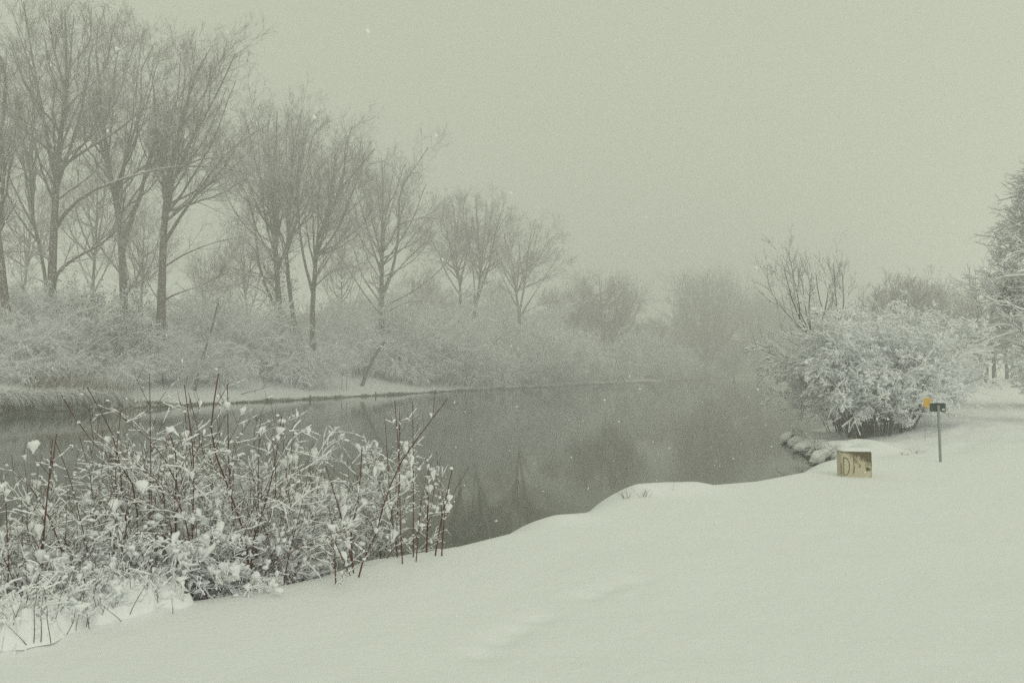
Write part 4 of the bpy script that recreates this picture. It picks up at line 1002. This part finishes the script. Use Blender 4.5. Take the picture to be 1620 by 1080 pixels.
# avenue along the path
ga = 'dark trunks of the path avenue'
at0 = auto_tree(250, gp(1573, 78), 11, 8, .30, 20, 'thickest and nearest dark trunk of the avenue at the end of the path', group=ga, dens=(7, 6, 4), rt=.24, rmin=.016, name='avenue_tree')
next(c_ for c_ in at0.children if c_.name.startswith('trunk')).data.materials[0] = M['dark_twig']
for px, Y, s, lab in [(1560, 84, .8, 'second dark trunk of the avenue, left of the thickest'), (1555, 90, .8, 'middle dark trunk of the avenue'), (1549, 97, .8, 'fourth dark trunk of the avenue'), (1543, 105, .85, 'leftmost and farthest dark trunk of the avenue'),
                      (1592, 88, .9, 'avenue trunk right of the thickest, half behind the branches of the larch')]:
    copy_tree(at0, gp(px, Y), px * .7, (s, s, s * .8), lab)

# larch on the right edge
rng = np.random.default_rng(260); lo = gp(1668, 40); H = 12.6
o = empty('larch_tree', lo, 'snow laden larch with level branches at the right edge of the photo', 'tree')
N = 12; TP = np.stack([np.zeros(N) + rng.normal(size=N) * .03, np.zeros(N), np.linspace(-.3, H, N)], 1)[None]; TR = taper_r(N, .22, .02)[None]
b = Bag(); b.tubes(TP, TR, 10); b.build('trunk', M['dark_twig'], o)
n = 150; zz = rng.uniform(.19, .97, n) * H; a = rng.random(n) * 6.28; LL = (5.3 * (1 - (zz / H) ** 1.3) + .5) * rng.uniform(.7, 1.1, n)
P = np.zeros((n, 9, 3)); P[:, 0, 2] = zz; D = np.stack([np.cos(a), np.sin(a), rng.uniform(.15, .55, n)], 1)
for j in range(1, 9):
    P[:, j] = P[:, j - 1] + D / np.linalg.norm(D, axis=1, keepdims=True) * (LL / 8)[:, None]; D = D + rng.normal(size=(n, 3)) * .09 + np.array([[0, 0, -.07 if j < 5 else .05]])
PR = np.repeat(taper_r(9, .05, .012)[None], n, 0)
A2, R2 = sprout(rng, P, PR, 14, .2, 1, (35, 65), npts=6, trop=.03, wob=.1, rf=.5, rmin=.011, lens=(.4, 1.5))
A3, R3 = sprout(rng, A2, R2, 6, .1, 1, (30, 60), npts=4, trop=.02, wob=.12, rf=.6, rmin=.009, lens=(.15, .55))
b = Bag(); b.tubes(P, PR, 5); b.build('limbs', M['dark_twig'], o)
b = Bag(); b.tubes(A2, R2, 4); b.tubes(A3, R3, 3); b.build('twigs', M['needle'], o)
b = Bag(); snow_tubes(b, rng, P, PR, 1, .03, 5, .4, .95); snow_tubes(b, rng, A2, R2, 1.4, .020, 4, .4, .95)
kk = rng.random(len(A3)) < .6; snow_tubes(b, rng, A3[kk], R3[kk], 1.3, .015, 4, .4, .95); b.build('snow', M['snow'], o)
# dark clump in it
n = 900; C = rng.normal(size=(n, 3)) * [.22, .22, .42] + (at(1596, 472, 39) - lo)
b = Bag(); Vv, Tt = leaves(rng, C, .12); b.add(Vv, None, Tt); b.build('dark_clump', M['leaf'], o, smooth=False)
big_shrub(270, 'edge_shrub', 'white shrub below the larch, cut by the right edge of the photo', gp(1690, 29), 2.6, 1.5, 36, (8, 6, 4), -.16, .02, .006, 2.3, .014)
big_shrub(271, 'edge_shrub', 'white shrub on the right of the path, between the edge shrub and the avenue', gp(1682, 42), 3.0, 2.0, 36, (8, 6, 4), -.16, .02, .007, 2.3, .016)

# rocks on the point
rng = np.random.default_rng(280)
grk = 'snow capped rocks at the tip of the point'
def icos(sub=2):
    import bmesh
    bm = bmesh.new(); bmesh.ops.create_icosphere(bm, subdivisions=sub, radius=1)
    V = np.array([v.co[:] for v in bm.verts]); T = np.array([[v.index for v in f.verts] for f in bm.faces]); bm.free(); return V, T
IV, IT = icos(3)
for px, Y, s, lab in [(1249, 33.0, (.55, .5, .32), 'outermost snow capped rock at the very tip of the point'), (1262, 31.2, (.5, .5, .26), 'second rock from the tip of the point'), (1276, 29.4, (.6, .5, .26), 'flat rock halfway along the water side of the point'),
                      (1292, 27.4, (.5, .45, .28), 'rock above the drooping grass on the water side of the point'), (1307, 25.6, (.75, .55, .36), 'dark rock at the inlet, nearest to the carved stone'), (1330, 24.2, (.42, .4, .14), 'round snow covered boulder behind the carved stone')]:
    s = tuple(v_ * .9 for v_ in s); x = (px - 810) / F * Y + .22; lo = np.array((x, Y, .04 if px < 1320 else hz(x, Y)))
    nn = 1 + .2 * np.sin(IV @ rng.normal(size=3) * 3 + 1) + .13 * np.sin(IV @ rng.normal(size=3) * 6) + .05 * np.sin(IV @ rng.normal(size=3) * 14)
    o = empty('rock', lo, lab, 'rock', grk)
    b = Bag(); b.add(IV * nn[:, None] * np.array(s) * [1, 1, .8], None, IT); b.build('stone', M['rock'], o)
    k = IV[:, 2] > -.05; W_ = IV * (nn[:, None] * .5 + .5) * np.array(s) * [1.28, 1.28, 1] + np.where(IV[:, 2:3] > .1, .16, 0.02) * np.array([0, 0, 1]) * np.clip(IV[:, 2:3] + .3, 0, 1)
    W_[:, 2] = np.where(IV[:, 2] < .08, s[2] * .10 + IV[:, 2] * .02, W_[:, 2])
    b = Bag(); b.add(W_, None, IT); b.build('snow_cap', M['snow'], o)
# drooping grass of the point
rng = np.random.default_rng(285); n = 240; Y0 = rng.uniform(24.3, 33, n); X0 = np.interp(Y0, NP[:, 0], NP[:, 1]) + rng.uniform(-.15, .5, n)
P = np.zeros((n, 6, 3)); P[:, 0] = np.stack([X0, Y0, np.maximum(height(X0, Y0), .1)], 1); D = np.stack([rng.normal(size=n) * .5 - .7, rng.normal(size=n) * .5 - .5, rng.uniform(.2, 1, n)], 1)
ln = rng.uniform(.2, .6, n)
for j in range(1, 6):
    P[:, j] = P[:, j - 1] + D / np.linalg.norm(D, axis=1, keepdims=True) * (ln / 5)[:, None]; D = D + np.array([[0, 0, -.4]]) + rng.normal(size=(n, 3)) * .12
b = Bag(); b.tubes(P, np.repeat(np.array([[.009, .009, .008, .007, .006, .003]]), n, 0), 3); b.build('drooping_grass', M['mat'])
tag(bpy.data.objects['drooping_grass'], 'dry grass drooping to the water around the point', 'grass', kind='stuff')

# small stems poking from the snow
def tuft(px, py, Y, n, h, label, lean=0.0, r=.0035):
    rng = np.random.default_rng(int(px)); p = at(px, py, Y); base = np.array((p[0], Y, hz(p[0], Y)))
    P = np.zeros((n, 5, 3)); P[:, 0] = np.c_[rng.normal(size=(n, 2)) * .04, np.full(n, -.03)]
    D = np.c_[rng.normal(size=n) * .5 + lean, rng.normal(size=n) * .4, np.ones(n)]
    for j in range(1, 5): P[:, j] = P[:, j - 1] + D / np.linalg.norm(D, axis=1, keepdims=True) * h / 4 * rng.uniform(.6, 1, n)[:, None]; D = D + rng.normal(size=(n, 3)) * .2
    b = Bag(); b.tubes(P, np.repeat(taper_r(5, r, r * .4)[None], n, 0), 5)
    A2, R2 = sprout(rng, P, np.full((n, 5), r * .7), 2, .3, 1, (30, 60), npts=4, trop=.02, lens=(h * .2, h * .5), rmin=r * .4); b.tubes(A2, R2, 4)
    o = b.build('dry_stem', M['stem_brown'], None, origin=None); o.location = base; tag(o, label, 'plant', 'dry stems poking out of the snow')
tuft(1018, 784, 11.9, 7, .22, 'tangle of dry stems on the bank hummock left of centre', .3)
tuft(1066, 778, 12.2, 1, .2, 'single dry stem on the bank hummock', .2)
tuft(1243, 752, 14.4, 1, .12, 'tiny dry stem on the snow edge between hummock and carved stone')
tuft(990, 800, 11.9, 9, .16, 'dry stems hanging over the water at the step of the bank', -.8)
tuft(1430, 706, 19.6, 10, .16, 'left tuft of dry stems in the snow between carved stone and sign post', .4)
tuft(1447, 703, 19.9, 10, .18, 'middle tuft of dry stems in the snow before the sign post', .6)
tuft(1459, 700, 20.3, 6, .12, 'right small tuft of dry stems just left of the sign post', .3)

# ------------------------------------------------------------------ carved stone
m, t, b_ = mat('lichen_stone'); L = t.links
tc = nd(t, 'ShaderNodeTexCoord'); sx = nd(t, 'ShaderNodeSeparateXYZ'); L.new(tc.outputs['Object'], sx.inputs[0])
n1 = nd(t, 'ShaderNodeTexNoise'); n1.inputs['Scale'].default_value = 9; n1.inputs['Detail'].default_value = 8; n1.inputs['Roughness'].default_value = .7; L.new(tc.outputs['Object'], n1.inputs['Vector'])
r1 = nd(t, 'ShaderNodeMix', data_type='RGBA'); r1.inputs['A'].default_value = (.42, .36, .24, 1); r1.inputs['B'].default_value = (.72, .67, .52, 1); L.new(n1.outputs['Fac'], r1.inputs['Factor'])
# dark lichen in the upper right, and dribbles
ml = nd(t, 'ShaderNodeMath', operation='MULTIPLY_ADD'); L.new(sx.outputs['X'], ml.inputs[0]); ml.inputs[1].default_value = 1.15
m2 = nd(t, 'ShaderNodeMath', operation='MULTIPLY_ADD'); L.new(sx.outputs['Z'], m2.inputs[0]); m2.inputs[1].default_value = 2.3; m2.inputs[2].default_value = -.78; L.new(m2.outputs[0], ml.inputs[2])
n3 = nd(t, 'ShaderNodeTexNoise'); n3.inputs['Scale'].default_value = 13; n3.inputs['Detail'].default_value = 6; n3.inputs['Roughness'].default_value = .7; L.new(tc.outputs['Object'], n3.inputs['Vector'])
m3 = nd(t, 'ShaderNodeMath', operation='MULTIPLY_ADD'); L.new(n3.outputs['Fac'], m3.inputs[0]); m3.inputs[1].default_value = 1.0; L.new(ml.outputs[0], m3.inputs[2])
mr = nd(t, 'ShaderNodeMapRange'); mr.inputs['From Min'].default_value = .40; mr.inputs['From Max'].default_value = .62; L.new(m3.outputs[0], mr.inputs['Value'])
r2 = nd(t, 'ShaderNodeMix', data_type='RGBA'); L.new(mr.outputs['Result'], r2.inputs['Factor']); L.new(r1.outputs['Result'], r2.inputs['A']); r2.inputs['B'].default_value = (.13, .105, .055, 1)
L.new(r2.outputs['Result'], b_.inputs['Base Color'])
bu = nd(t, 'ShaderNodeBump'); bu.inputs['Strength'].default_value = .6; bu.inputs['Distance'].default_value = .01; L.new(n1.outputs['Fac'], bu.inputs['Height']); L.new(bu.outputs[0], b_.inputs['Normal'])
M['stone'] = m
def plain(name, c, rough=.8):
    m, t, b = mat(name); b.inputs['Base Color'].default_value = (*c, 1); b.inputs['Roughness'].default_value = rough; return m
def noisy(name, c1, c2, sc=20, rough=.6, metal=0.):
    m, t, b = mat(name); tc = nd(t, 'ShaderNodeTexCoord'); n = nd(t, 'ShaderNodeTexNoise'); n.inputs['Scale'].default_value = sc; n.inputs['Detail'].default_value = 6
    t.links.new(tc.outputs['Object'], n.inputs['Vector']); x = nd(t, 'ShaderNodeMix', data_type='RGBA'); x.inputs['A'].default_value = (*c1, 1); x.inputs['B'].default_value = (*c2, 1)
    t.links.new(n.outputs['Fac'], x.inputs['Factor']); t.links.new(x.outputs['Result'], b.inputs['Base Color']); b.inputs['Roughness'].default_value = rough; b.inputs['Metallic'].default_value = metal; return m
SY = 14.3; sl, sr = at(1328, 753, SY), at(1380, 753, SY); top = at(1350, 714, SY)[2]; bot = hz((sl[0] + sr[0]) / 2, SY)
SW = sr[0] - sl[0]; cx = (sl[0] + sr[0]) / 2; SH = top - at(1350, 754, SY)[2]
SZ0 = at(1350, 754, SY)[2]
o = empty('carved_stone', (cx, SY, SZ0), 'squat pale carved stone block with snow cap, standing at the snow edge', 'stone marker')
o.rotation_euler = (0, 0, R(-11.5))
import bmesh
bm = bmesh.new(); bmesh.ops.create_cube(bm, size=1)
for v in bm.verts: v.co = Vector((v.co.x * SW * .92, v.co.y * .26 + .13, v.co.z * (SH + .25) + (SH - .25) / 2))
bmesh.ops.bevel(bm, geom=bm.edges[:], offset=.012, segments=3, affect='EDGES')
bmesh.ops.subdivide_edges(bm, edges=bm.edges[:], cuts=5, use_grid_fill=True)
rg = random.Random(4)
for v in bm.verts: v.co += Vector((rg.uniform(-1, 1), rg.uniform(-1, 1), rg.uniform(-1, 1))) * .0022
me = bpy.data.meshes.new('block'); bm.to_mesh(me); bm.free(); me.materials.append(M['stone'])
for p in me.polygons: p.use_smooth = True
blk = bpy.data.objects.new('block', me); COL.objects.link(blk); blk.parent = o
M['paint'] = noisy('dark_engraving', (.035, .028, .018), (.10, .075, .05), 60)
M['moss'] = noisy('moss', (.11, .11, .015), (.22, .19, .04), 40)
M['lichen'] = noisy('dark_lichen', (.10, .085, .03), (.22, .18, .09), 50)
def stroke(name, pts, r, mt, depth=.010):
    """engraved mark: pixel polylines on the face of the stone; 68..96 = zoomed pixels of the block"""
    b = Bag(); rr = random.Random(len(pts))
    for line in pts:
        P = np.array([((x - .5) * SW * .92, -.0005, (1 - y) * SH) for x, y in line]); P = catmull(P, 14)
        P[:, 0] += [rr.uniform(-.0015, .0015) for _ in range(14)]
        rad_ = np.array([r * rr.uniform(.65, 1.25) for _ in range(14)])
        bb = Bag(); bb.tubes(P[None], rad_[None], 6); Vv = np.concatenate(bb.v); Vv[:, 1] = Vv[:, 1] * .35 - .0005
        b.add(Vv, bb.q[0], (bb.t[0]) if bb.t else None)
        # close both ends
    return b.build(name, M[mt], o)
stroke('letter_D', [[(.13, .23), (.125, .4), (.13, .6), (.13, .93)], [(.12, .23), (.2, .26), (.27, .36), (.305, .55), (.295, .72), (.26, .86), (.21, .94), (.12, .93)]], .0062, 'paint')
stroke('letter_F', [[(.445, .22), (.44, .4), (.455, .6), (.43, .84)], [(.43, .25), (.50, .34), (.58, .40)], [(.45, .38), (.53, .45), (.62, .50), (.63, .64)]], .0088, 'lichen')
stroke('lichen_line', [[(.03, .03), (.12, .05), (.25, .07), (.33, .05)], [(.33, .05), (.5, .03), (.65, .02), (.98, .03)]], .0075, 'lichen')
stroke('moss_patch', [[(.83, .62), (.84, .68), (.845, .75)], [(.87, .60), (.88, .66), (.875, .76)], [(.91, .63), (.92, .68), (.915, .73)], [(.95, .66), (.955, .70), (.95, .72)]], .0125, 'moss')
stroke('moss_streak', [[(.43, .68), (.445, .78), (.42, .87)]], .0115, 'moss')
stroke('side_marks', [[(.055, .58), (.05, .66), (.06, .7)], [(.05, .74), (.055, .82), (.05, .9)]], .006, 'lichen')
b = Bag(); cap = IV.copy(); n_ = np.sign(cap) * np.abs(cap) ** .55
n_ = n_ * (1 + .05 * np.sin(IV @ np.array([3, 5, 2.]) * 2))[:, None] * np.array([SW * .475, .14, .055]); n_[:, 2] = np.where(n_[:, 2] < 0, n_[:, 2] * .12, n_[:, 2]); n_ += [0, .13, SH + .004]
b.add(n_, None, IT); b.build('snow_cap', M['snow'], o)

# ------------------------------------------------------------------ sign post
PY = 16.85; base = gp(1485, PY); base[2] -= 0; hgt = at(1481, 638, PY)[2] - base[2]
o = empty('sign_post', base, 'grey metal post with a dark green board mounted on its far side', 'sign')
M['post'] = noisy('galvanised_post', (.25, .27, .25), (.36, .38, .35), 30, .55, .2)
M['board'] = noisy('dark_green_board', (.022, .040, .032), (.05, .075, .062), 60, .6)
M['white'] = noisy('white_label', (.5, .52, .48), (.62, .63, .58), 80, .7)
M['yellow'] = noisy('yellow_board', (.60, .34, .03), (.70, .43, .06), 22, .6)
lean = (at(1481, 638, PY)[0] - at(1485, 727, PY)[0])
b = Bag(); P = catmull([[0, 0, -.4], [lean * .5, 0, hgt * .5], [lean, 0, hgt]], 8); b.tubes(P[None], np.full((1, 8), .027), 14); b.build('post', M['post'], o)
b = Bag(); P2 = catmull([[lean, 0, hgt - .035], [lean, 0, hgt + .012]], 3); b.tubes(P2[None], np.full((1, 3), .031), 14); b.build('post_cap', M['board'], o)
b = Bag(); C = np.array([[lean, 0, hgt + .02]]); lumps(b, np.random.default_rng(1), C, [.032], BLOB, (1, 1, .9)); b.build('snow_cap', M['snow'], o)
zt = at(1481, 637, PY)[2] - base[2]; zb = at(1481, 651, PY)[2] - base[2]
def rbox(name, c, s, mt, par, bev=.01):
    bm = bmesh.new(); bmesh.ops.create_cube(bm, size=1)
    for v in bm.verts: v.co = Vector((v.co.x * s[0], v.co.y * s[1], v.co.z * s[2]))
    es = [e for e in bm.edges if abs(e.verts[0].co.y - e.verts[1].co.y) > s[1] * .5]
    bmesh.ops.bevel(bm, geom=es, offset=bev, segments=4, affect='EDGES')
    for v in bm.verts: v.co += Vector(c)
    me = bpy.data.meshes.new(name); bm.to_mesh(me); bm.free(); me.materials.append(M[mt]); q = bpy.data.objects.new(name, me); COL.objects.link(q); q.parent = par; return q
x0 = at(1472, 640, PY)[0] - base[0]; x1 = at(1497, 640, PY)[0] - base[0]
brd = rbox('board', ((x0 + x1) / 2, .032, (zt + zb) / 2), (x1 - x0, .012, zt - zb), 'board', o, .014)
rbox('label', (x1 - .052, -.0085 + .032, zb + .045), (.060, .004, .040), 'white', brd, .003)
rbox('bracket', (lean, .018, (zt + zb) / 2), (.075, .018, .02), 'post', o, .003)
rbox('bracket', (lean, .018, (zt + zb) / 2 + .05), (.075, .018, .014), 'post', o, .003)
# snow on top of the board
b = Bag(); xs = np.linspace(x0 + .01, x1 - .01, 14); b.tubes(np.stack([xs, xs * 0 + .032, xs * 0 + zt + .003], 1)[None], (.009 + .004 * np.sin(np.arange(14) * 2.1))[None], 7); b.build('snow', M['snow'], o)

# yellow sign in front of the second shrub
YY = 25.5; base = gp(1463, YY); zt = at(1463, 628, YY)[2] - base[2]; zb = at(1463, 645, YY)[2] - base[2]
base = np.array((at(1463, 640, YY)[0], YY, hz(at(1463, 640, YY)[0], YY))); zt = at(1463, 629, YY)[2] - base[2]; zb = at(1463, 644, YY)[2] - base[2]
o = empty('yellow_sign', base, 'small yellow board on a thin post in front of the snowy hedge', 'sign')
b = Bag(); b.tubes(catmull([[-.03, 0, -.3], [0, 0, zb * .5], [.01, 0, zt - .02]], 6)[None], np.full((1, 6), .007), 10); b.build('post', M['post'], o)
yb = rbox('board', (.01, -.018, (zt + zb) / 2), (.24, .012, zt - zb), 'yellow', o, .008); yb.rotation_euler = (0, R(3), 0)
rbox('side_plate', (-.17, -.01, zb + .045), (.075, .01, .10), 'board', o, .004)
b = Bag(); xs = np.linspace(-.11, .13, 12); b.tubes(np.stack([xs, xs * 0 - .018, xs * 0 + zt + .006], 1)[None], (.012 + .005 * np.sin(np.arange(12) * 1.7))[None], 7); b.build('snow', M['snow'], o)

# ------------------------------------------------------------------ falling snow
rng = np.random.default_rng(300); n = 70000
Yf = 1.6 + 58 * rng.random(n) ** .6; X = (rng.random(n) * 2 - 1) * (Yf * .9 + 1); Z = -0 + rng.random(n) * (3 + Yf * .75)
ok = Z > height(X, Yf) + .05; Cc = np.stack([X, Yf, Z], 1)[ok]; n = len(Cc)
OV = np.array([[1, 0, 0], [-1, 0, 0], [0, 1, 0], [0, -1, 0], [0, 0, 1], [0, 0, -1.]]); OT = np.array([[0, 2, 4], [2, 1, 4], [1, 3, 4], [3, 0, 4], [2, 0, 5], [1, 2, 5], [3, 1, 5], [0, 3, 5]])
sz = rng.gamma(3, .0012, n).clip(.0013, .0075)
Vv = (OV[None] * (1 + .3 * rng.normal(size=(n, 6, 1))) * sz[:, None, None] + Cc[:, None]).reshape(-1, 3)
Tt = (OT[None] + (np.arange(n) * 6)[:, None, None]).reshape(-1, 3)
fl = make_mesh('falling_snow', Vv, None, M['snow'], None, False, Tt); tag(fl, 'snowflakes falling over the river', 'snowflakes', kind='stuff')

# ------------------------------------------------------------------ haze
m = bpy.data.materials.new('haze_air'); m.use_nodes = True; t = m.node_tree; t.nodes.clear()
ou = nd(t, 'ShaderNodeOutputMaterial'); pv = nd(t, 'ShaderNodeVolumePrincipled')
pv.inputs['Color'].default_value = (.998, .998, .990, 1); pv.inputs['Density'].default_value = 0.0057; pv.inputs['Anisotropy'].default_value = 0.0
t.links.new(pv.outputs[0], ou.inputs['Volume'])
b = Bag(); box(b, (0, 0, 21), (1440, 1440, 46)); hzo = b.build('haze', m, smooth=False); tag(hzo, 'falling snow haze over the river', kind='stuff')
